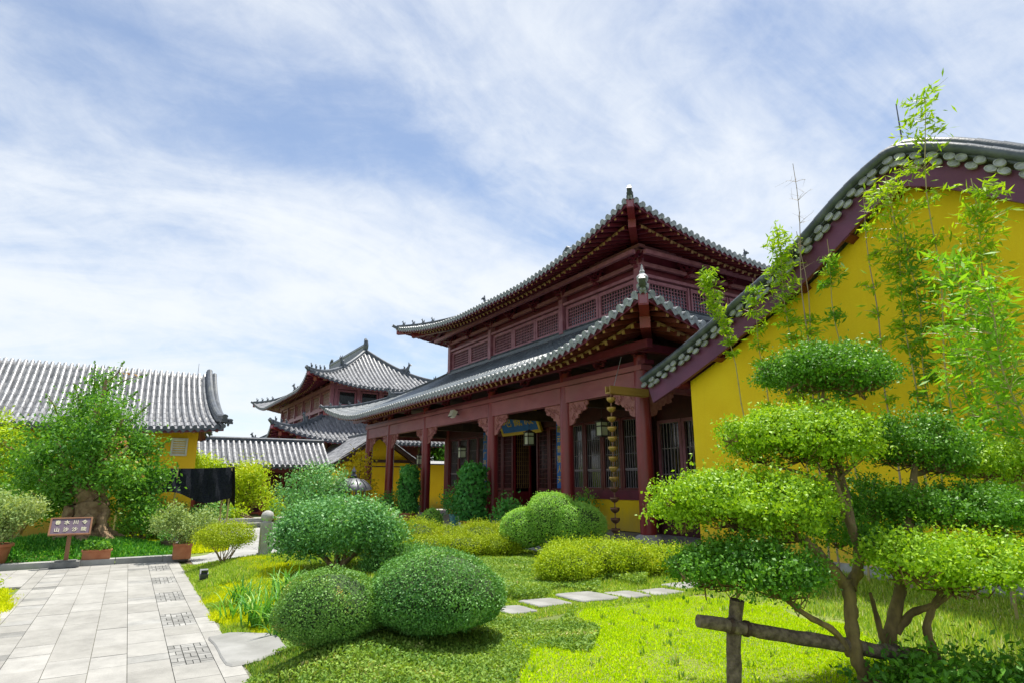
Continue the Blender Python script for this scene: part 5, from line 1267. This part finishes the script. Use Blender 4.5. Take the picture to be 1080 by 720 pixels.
# ================================================================= TREES
def limb(m, pts, r0, r1, n=9, seed=0, wob=.3):
    q = smooth_curve(np.array(pts, float), max(8, len(pts) * 5)); k = len(q); rr = [r0 + (r1 - r0) * i / (k - 1) for i in range(k)]
    rg = np.random.default_rng(seed); rr = [a * (1 + wob * .3 * math.sin(i * 1.7 + seed)) for i, a in enumerate(rr)]; q = q + rg.normal(size=q.shape) * np.array(rr)[:, None] * .08
    m.tube(q, rr, n)
    return q
def gnarled_tree():
    bx, by = -17.35, -.72; z = tzf(bx, by); D = 15.1
    o = thing('gnarled_tree', 'old tree with a thick gnarled trunk and ragged red tipped crown at the left', 'tree', (bx, by, z))
    m = MB(); b = np.array([bx, by, z])
    limb(m, [b + [0, 0, -.2], b + [0, .02, .35], b + [-.1, .08, .6], b + [-.05, -.05, .95]], .40, .27, 16, 1, .8)
    for a in np.arange(0, 6.28, .9): limb(m, [b + [.72 * math.cos(a), .72 * math.sin(a), -.15], b + [.40 * math.cos(a), .40 * math.sin(a), .10], b + [.33 * math.cos(a + .3), .33 * math.sin(a + .3), .45 + .3 * math.sin(a * 3)]], .13, .12, 8, int(a * 10))
    def W(x, y, d=0.): return atd(x, y, D + d)
    tips = [(100, 425), (60, 465), (135, 470), (40, 505), (150, 505), (112, 400), (80, 440), (20, 480), (130, 440), (95, 480)]
    s0 = b + [-.05, -.02, .85]
    for i, (x, y) in enumerate(tips):
        t = W(x, y, random.uniform(-.9, .9)); md = s0 + (t - s0) * .5 + np.array([0, 0, .15]) + RNG.normal(size=3) * .12; limb(m, [s0 + RNG.normal(size=3) * .12 * (1, 1, .2), md, t], .17 if i < 5 else .11, .03, 8, i + 20)
    m.build('trunk', 'gnarled_bark', o, smooth=True)
    lob = [(100, 425, 22, 0), (62, 462, 36, -.3), (132, 468, 34, .2), (95, 478, 44, -.6), (38, 502, 32, .2), (142, 506, 30, .2), (70, 520, 30, -.4), (28, 484, 22, .3), (80, 445, 30, .3), (120, 440, 26, -.3), (135, 525, 26, .3), (50, 530, 24, -.4), (165, 500, 22, .2), (60, 510, 24, -1.0), (128, 500, 24, -1.0), (98, 462, 26, -1.2), (92, 498, 20, -1.2), (118, 505, 18, -1.1), (112, 432, 20, -1.0), (45, 480, 24, -1.0), (150, 545, 16, -.3), (152, 470, 20, .3), (108, 404, 18, .1), (150, 530, 22, 0)]
    lv = LV()
    for i, (x, y, r, dd) in enumerate(lob):
        c = W(x, y, dd); rr = r / 660. * D; P, N2 = clumps(c, (rr, rr, rr * .85), int(r * r * .092), 16, .15, .6, .2, .9, i); lv.add(P, N2, .095, .5, .8, .5)
    lv.build('crown', 'leaf_tree', o)
    # long bare-ended shoots that stick out of the crown
    m = MB(); lv = LV(); sh = [((100, 415), (100, 380)), ((108, 408), (131, 381)), ((112, 412), (156, 394)), ((40, 470), (22, 452)), ((130, 450), (158, 425)), ((62, 440), (48, 415)), ((150, 480), (182, 462)), ((85, 430), (78, 404)), ((20, 475), (2, 462)), ((150, 520), (176, 506)), ((120, 430), (146, 412))]
    for i, (a, c) in enumerate(sh):
        pa, pc = W(*a), W(*c, random.uniform(-.3, .3)); m.tube([pa, (pa + pc) / 2 + RNG.normal(size=3) * .04, pc], [.018, .012, .005], 5)
        t = RNG.random((70, 1)); P = pa + (pc - pa) * t + RNG.normal(size=(70, 3)) * .055 * (1.2 - t); lv.add(P, unit(RNG.normal(size=(70, 3)) + [0, 0, .6]), .075, .45, .7, .7)
    m.build('shoot', 'twig', o); lv.build('shoot_leaves', 'leaf_tree', o)
gnarled_tree()
def px_shrub(name, label, d, lobes, mat, size, nc, per, cs, cat='shrub', base=None, asp=.5, r0=.035, droop=0.):
    L = []
    for x, y, r in lobes: c = atd(x, y, d); rr = r / 660. * d; L.append((c[0], c[1], c[2], rr, rr, rr * .85))
    bx, by = L[0][0], L[0][1]; return loose(name, label, (bx, by), tzf(bx, by), L, mat, size, nc, per, cs, cat=cat, asp=asp, r0=r0, droop=droop)
px_shrub('lime_shrub', 'lime green shrub against the ochre house at the left edge', 18.0, [(8, 470, 24), (-10, 455, 26), (12, 505, 22), (-22, 500, 30)], 'leaf_lime', .10, 420, 14, .13)
px_shrub('dark_shrub', 'dark green shrub behind the blossoming pot at the left edge', 17.2, [(20, 520, 22), (42, 535, 16), (-10, 530, 26)], 'leaf_tree', .085, 360, 14, .12)
px_shrub('lime_shrub', 'lime shrub rising behind the black shade net', 23.2, [(185, 482, 16), (205, 488, 14), (160, 490, 14), (225, 494, 12)], 'leaf_lime', .12, 300, 14, .15)
px_shrub('bamboo_bush', 'bright bamboo like bush right of the black shade net', 26.0, [(258, 505, 18), (268, 498, 14), (250, 525, 16), (275, 520, 12)], 'leaf_lime', .16, 360, 14, .18, asp=.25, droop=.3)
px_shrub('dark_shrub', 'dark shrub under the black shade net', 21.6, [(180, 545, 16), (205, 548, 14), (160, 540, 18), (228, 540, 14)], 'leaf_ball', .09, 300, 14, .12)
px_shrub('dark_shrub', 'dark shrub between the gnarled tree and the potted shrubs', 18.6, [(150, 550, 18), (130, 555, 14), (165, 560, 12)], 'leaf_tree', .08, 240, 14, .12)
x, y = -11.4, -1.75; loose('edge_bush', 'low yellow green bush at the left edge of the path', (x, y), tzf(x, y), [(x, y, .22, .42, .42, .2), (x - .3, y - .3, .3, .5, .5, .24)], 'leaf_gold_green', .04, 260, 14, .06)
px_shrub('lime_shrub', 'small lime shrub in front of the red railing', 24.0, [(290, 535, 10), (245, 540, 10)], 'leaf_lime', .12, 120, 12, .14)
for i, (x, y, h, w, lab) in enumerate(((-46, 27, 6.5, 3.5, 'dark tree behind the small gabled house'), (-42, -14, 6, 3.4, 'dark tree behind the left end of the tiled house'), (-58, 33, 7.5, 4.2, 'tall dark tree far behind the main hall'), (-70, 1, 6.0, 4.0, 'dark tree far beyond the gallery'), (-34, 19.5, 3.4, 1.9, 'low dark tree beside the small gabled house'), (-37, 19.6, 4.4, 2.0, 'bushy tree beyond the end of the porch'), (-44, 21.5, 5.5, 3.0, 'round crowned tree above the plain yellow wall'))):
    o = thing('background_tree', lab, 'tree', (x, y, 0), 'trees behind the buildings'); lv = LV()
    for k in range(7):
        c = (x + random.uniform(-.5, .5) * w, y + random.uniform(-.5, .5) * w, h * random.uniform(.35, .8)); P, N2 = clumps(c, (w * .55, w * .55, h * .24), 110, 12, .28, .3, .2, .9, k); lv.add(P, N2, .26, .55, .8, .5)
    lv.build('crown', 'leaf_tree', o); stems(o, (x, y, -.1), [(x, y, h * .7), (x + w * .3, y, h * .6), (x - w * .3, y + .3, h * .6)], .16, name='trunk')

# ---- bamboo in front of the yellow wall
def bamboo(label, x, y, h, lean, tufts, mat, r=.016, bare=False, culm='culm', n=34, leaf=.13, fill=True):
    """thin culm with nodes; tufts = fractions of the height where leaf sprays hang"""
    z = tzf(x, y); o = thing('bamboo', label, 'bamboo', (x, y, z), 'bamboos along the yellow gable wall'); tufts = list(tufts) if bare or not fill else [q for a_, c_ in zip(tufts, tufts[1:]) for q in (a_, ((a_[0] + c_[0]) / 2, (a_[1] + c_[1]) / 2))] + [tufts[-1]]
    b = np.array([x, y, z]); m = MB(); K = 15; pts = []
    lx, ly = lean
    for k in range(K + 1): t = k / K; pts.append(b + np.array([lx * t * t + .03 * math.sin(k * 1.1 + x * 9), ly * t * t + .02 * math.sin(k * .9 + x * 5), h * t - .05]))
    m.tube(pts, [r * (1 - .72 * k / K) for k in range(K + 1)], 7)
    for k in range(1, K): m.tube([pts[k] - [0, 0, .008], pts[k] + [0, 0, .008]], r * 1.35 * (1 - .7 * k / K), 7)
    c = m.build('culm', culm, o, smooth=True); tw = MB(); lv = LV()
    def ptat(t): f = t * K; i = min(K - 1, int(f)); return pts[i] + (pts[i + 1] - pts[i]) * (f - i)
    for t, sz in tufts:
        p = ptat(t)
        for j in range(5 if not bare else 3):
            a = random.uniform(0, 6.283); l = sz * random.uniform(.5, 1.05); e = p + np.array([math.cos(a) * l, math.sin(a) * l * .6, l * random.uniform(.1, .7)]); mid = (p + e) / 2 + [0, 0, .05 * l]
            tw.tube([p, mid, e], [.0045, .003, .0015], 4)
            if bare:
                for q in range(2): f = p + (e - p) * random.uniform(.4, 1); tw.tube([f, f + RNG.normal(size=3) * .09 + [0, 0, .07]], [.002, .001], 3)
                continue
            u = RNG.random((n, 1)) ** .7; P = p + (e - p) * u + RNG.normal(size=(n, 3)) * .05 * (sz / .3)
            N2 = unit(np.tile(e - p, (n, 1)) / l + RNG.normal(size=(n, 3)) * .5); lv.add(P, N2, leaf, .24, .4, .9, droop=.45, fold=.1)
    if tw.v: tw.build('twigs', culm, o)
    if lv.V: lv.build('leaves', mat, o)
BY = 8.95
def bam(px, top, label, lean, tufts, mat, by=BY, **k):
    """px: sight line of the middle of the culm on the wall side, top: sight line height of its tip"""
    p = onY(px, 440, by); t = onY(px, top, by); bamboo(label, p[0], by, t[2] - tzf(p[0], by), lean, tufts, mat, **k)
bam(797, 272, 'leaning bamboo with a lime tip crossing the eave of the gabled hall', (-.75, -.05), [(.70, .16), (.78, .2), (.85, .24), (.91, .26), (.96, .26), (1., .22)], 'leaf_bamboo', n=16)
bam(812, 285, 'short lime bamboo nearest the main hall side of the wall', (-.1, 0), [(.45, .18), (.62, .22), (.75, .26), (.86, .26), (.95, .22)], 'leaf_bamboo', n=14)
bam(846, 238, 'leafy bamboo with a flat lime head above the domed top of the pruned tree', (-.12, 0), [(.5, .2), (.62, .28), (.72, .3), (.8, .34), (.88, .36), (.94, .36), (.99, .34)], 'leaf_bamboo', n=18)
bam(858, 160, 'tall bare bamboo twig sticking up above the verge', (.15, 0), [(.72, .2), (.78, .24), (.84, .26), (.9, .24), (.95, .2)], 'leaf_bamboo', bare=True, culm='culm_dry')
bam(866, 232, 'bamboo with a bare top beside the tall bare twig', (-.02, 0), [(.48, .2), (.56, .26), (.64, .26), (.72, .24)], 'leaf_bamboo', n=14, culm='culm_dry')
bam(897, 240, 'bamboo with dark drooping sprays over the pruned tree', (-.05, 0), [(.42, .3), (.5, .34), (.57, .34), (.65, .26), (.85, .26), (.92, .26)], 'leaf_bamboo_dark', n=18)
bam(938, 190, 'slender bamboo with sparse yellow leaves at mid wall', (.05, 0), [(.45, .2), (.6, .22), (.74, .22), (.9, .16)], 'leaf_bamboo', n=8, culm='culm_dry')
bam(968, 172, 'bushy bamboo with a broad lime head below the crown of the gable', (.1, -.05), [(.56, .2), (.66, .26), (.74, .34), (.80, .42), (.86, .46), (.92, .46), (.97, .40)], 'leaf_bamboo', n=16)
bam(982, 215, 'dark green bamboo close behind the bushy bamboo', (.06, 0), [(.40, .2), (.47, .24), (.54, .24), (.61, .26), (.68, .3), (.75, .3), (.83, .3), (.9, .3)], 'leaf_bamboo_dark', n=12)
bam(1003, 92, 'tallest bamboo with a feathery tip above the roof', (.32, -.1), [(.52, .18), (.60, .22), (.69, .26), (.78, .3), (.85, .36), (.91, .38), (.955, .42), (1., .34)], 'leaf_bamboo', n=15, fill=False)
bam(1032, 250, 'thin bare stemmed bamboo right of the tallest one', (.05, 0), [(.5, .16), (.75, .2), (.95, .2)], 'leaf_bamboo', n=8, culm='culm_dry')
bam(1062, 175, 'bamboo with lime sprays near the right edge', (.1, -.1), [(.5, .26), (.6, .3), (.7, .34), (.8, .34), (.88, .34), (.95, .3)], 'leaf_bamboo', by=8.3, n=18)
bam(1068, 255, 'dense arching bamboo filling the right edge', (-.15, -.3), [(.34, .3), (.42, .36), (.5, .4), (.58, .44), (.66, .46), (.74, .46), (.82, .44), (.9, .4), (.97, .36)], 'leaf_bamboo_mid', by=7.4, n=13)
bam(1088, 290, 'second arching bamboo at the right edge', (-.1, -.3), [(.3, .3), (.4, .36), (.5, .4), (.6, .44), (.7, .44), (.8, .44), (.9, .4), (.98, .34)], 'leaf_bamboo_mid', by=6.9, n=12)
bam(1040, 330, 'low arching bamboo behind the right pads of the pruned tree', (-.2, -.2), [(.36, .3), (.46, .36), (.56, .4), (.66, .42), (.76, .42), (.86, .4), (.95, .34)], 'leaf_bamboo_mid', by=8.0, n=12)

# ---- the cloud pruned tree in front
def cloud_tree():
    b = gz(930, 742, .2); bx, by = b[0], b[1]; o = thing('cloud_pruned_tree', 'large cloud pruned tree with leafy pads on bent limbs in the right foreground', 'tree', (bx, by, tzf(bx, by)))
    W = lambda x, y, d: atd(x, y, d); m = MB()
    limb(m, [W(926, 760, 4.5), W(915, 720, 4.5), W(903, 690, 4.5), W(898, 655, 4.52), W(896, 628, 4.55), W(892, 612, 4.58)], .050, .042, 12, 1)
    limb(m, [W(893, 618, 4.57), W(870, 592, 4.6), W(845, 568, 4.64), W(815, 560, 4.68), W(770, 556, 4.72)], .046, .022, 9, 2)
    limb(m, [W(897, 620, 4.57), W(906, 590, 4.65), W(900, 560, 4.75), W(884, 520, 4.85), W(868, 480, 4.95)], .040, .026, 9, 3)
    limb(m, [W(900, 560, 4.75), W(892, 520, 4.9), W(880, 470, 5.05), W(872, 420, 5.15)], .030, .018, 8, 4)
    limb(m, [W(880, 470, 5.0), W(868, 430, 5.1), W(870, 400, 5.15)], .022, .012, 7, 5)
    limb(m, [W(958, 760, 4.75), W(946, 700, 4.75), W(938, 672, 4.75), W(946, 640, 4.78), W(952, 600, 4.85), W(960, 540, 5.0), W(965, 490, 5.2)], .054, .026, 12, 6)
    limb(m, [W(936, 690, 4.74), W(925, 650, 4.7), W(918, 625, 4.66)], .03, .012, 7, 7)
    limb(m, [W(946, 665, 4.75), W(962, 646, 4.7), W(985, 638, 4.6), W(1010, 620, 4.5)], .034, .016, 8, 8)
    limb(m, [W(990, 700, 4.6), W(978, 665, 4.62), W(984, 640, 4.6), W(1000, 610, 4.5)], .036, .016, 8, 9)
    limb(m, [W(896, 690, 4.5), W(880, 665, 4.46), W(850, 648, 4.42), W(820, 625, 4.4), W(785, 610, 4.38)], .026, .012, 7, 10)
    limb(m, [W(960, 560, 4.95), W(990, 545, 4.95), W(1040, 540, 5.0)], .026, .012, 7, 11); limb(m, [W(965, 500, 5.2), W(1000, 490, 5.3), W(1050, 490, 5.4)], .024, .012, 7, 12)
    limb(m, [W(880, 520, 4.86), W(850, 500, 4.86), W(810, 490, 4.85)], .018, .008, 6, 13); limb(m, [W(885, 505, 4.9), W(910, 480, 4.9), W(925, 470, 4.9)], .016, .008, 6, 14)
    m.build('trunk', 'moss_bark', o, smooth=True)
    # pads: sight line centre, half width, half height (px), distance, leaf stuff, extra lobes
    pads = [(872, 392, 74, 28, 5.15, 'leaf_bonsai_dark', ((840, 400, 44, 20), (905, 402, 42, 18), (862, 382, 50, 20))),
            (842, 462, 86, 38, 4.88, 'leaf_bonsai', ((800, 470, 44, 28), (880, 474, 48, 30), (846, 450, 66, 28))),
            (782, 530, 94, 36, 4.68, 'leaf_bonsai', ((722, 540, 42, 28), (822, 550, 50, 32), (765, 524, 64, 32), (850, 532, 34, 24))),
            (785, 600, 78, 28, 4.40, 'leaf_bonsai_dark', ((742, 602, 44, 25), (830, 612, 46, 28), (780, 592, 56, 27))),
            (962, 468, 58, 34, 5.30, 'leaf_bonsai_dark', ((935, 470, 36, 28), (990, 482, 36, 24))),
            (1040, 488, 56, 24, 5.42, 'leaf_bonsai', ((1000, 486, 34, 18), (1075, 488, 40, 22))),
            (1010, 538, 76, 28, 5.0, 'leaf_bonsai_dark', ((965, 540, 38, 24), (1055, 545, 48, 26), (1030, 528, 46, 20))),
            (1012, 594, 76, 32, 4.38, 'leaf_bonsai', ((1048, 592, 46, 30), (960, 590, 50, 30), (1000, 606, 60, 26))),
            (938, 578, 34, 22, 4.6, 'leaf_bonsai_dark', ((920, 572, 24, 16),)),
            (905, 528, 46, 30, 5.3, 'leaf_bonsai_dark', ((925, 555, 40, 26), (880, 560, 36, 24)))]
    for i, (x, y, rx, ry, d, mat, ex) in enumerate(pads):
        lv = LV(); tw = MB(); core = []
        for j, (ax, ay, arx, ary) in enumerate([(x, y, rx, ry)] + list(ex) + [(x + rx * .84 * math.cos(g + i), y - ry * .1 + ry * .5 * math.sin(g + i), rx * .20, ry * .36) for g in (.2, 1.3, 2.2, 3.3, 4.3, 5.4)]):
            c = W(ax, ay, d + (0, .12, -.14, .05, -.05, .1, -.1, .12, -.12, .08, -.06)[j]); k = d / 655.; R_ = (arx * k * .95, arx * k * .88, ary * k * .88); A = R_[0] * R_[0] + 2 * R_[0] * R_[2]
            nc = int(A * 860); P, N2 = clumps(c, R_, nc, 19, .034, .22, .24, .66, i * 7 + j); up = P[:, 2] > c[2] - R_[2] * .22; kp = up | (RNG.random(len(P)) < .32)
            lv.add(P[kp], N2[kp], .029, .62, .9, .25)
            k3 = np.nonzero(N2[:, 2] > .45)[0]; k3 = k3[RNG.random(len(k3)) < .03]                # young shoots standing up out of the pad
            if len(k3): Q = np.repeat(P[k3], 4, 0) + np.stack([RNG.normal(size=4 * len(k3)) * .008, RNG.normal(size=4 * len(k3)) * .008, np.tile([.02, .035, .05, .065], len(k3))], 1); lv.add(Q, np.tile([0, 0, 1.], (len(Q), 1)), .026, .5, .8, .6)
            hub = c + np.array([0, 0, -R_[2] * .7])
            for q in range(int(22 * R_[0] / .4)):
                e, _ = shell(c, np.array(R_) * .88, 1, .25, 0, 1, .5); e = e[0]; mid = (hub + e) / 2 + np.array([0, 0, -.3 * R_[2]]) + RNG.normal(size=3) * .03; tw.tube([hub, mid, e], [.007, .0045, .002], 4)
        pd = lv.build('leaf_pad', mat, o); tw.build('twigs', 'twig', pd)
    return o
cloud_tree()
x, y = tuple(gz(1015, 748, .2)[:2]); z = tzf(x, y)
loose('low_shrub', 'low dark leafy shrub at the foot of the pruned tree in the bottom right corner', (x, y), z, [(x, y, z + .14, .42, .42, .22), (x + .45, y + .32, z + .16, .45, .45, .25), (x - .25, y - .22, z + .10, .3, .3, .18), (x + .2, y - .2, z + .12, .35, .35, .2)], 'leaf_bonsai_dark', .05, 520, 14, .06, r0=.01)
def prop():
    a, c = atd(778, 760, 4.36), atd(778, 632, 4.36); r = thing('prop_post', 'upright weathered post under the pruned tree', 'post', (a[0], a[1], tzf(a[0], a[1])))
    m = MB(); limb(m, [(a[0], a[1], tzf(a[0], a[1]) - .1), (a[0], a[1], .45), (c[0], c[1], c[2])], .050, .046, 14, 3, .1); m.build('post_body', 'log_wood', r, smooth=True)
    p, q = atd(737, 654, 4.26), atd(972, 693, 4.66); r = thing('prop_log', 'weathered log lashed across the post and propping the pruned tree', 'log', tuple(p))
    m = MB(); limb(m, [p, p + (q - p) * .33, p + (q - p) * .66, q], .041, .052, 14, 5, .12); m.build('log_body', 'log_wood', r, smooth=True)
    m = MB()
    for t in (.13, .2, .88): u = p + (q - p) * t; d = unit((q - p)[None])[0] * .012; m.tube([u - d, u + d], .050 + .008 * t, 14)
    m.build('lashing', 'dark_wood', r)
prop()
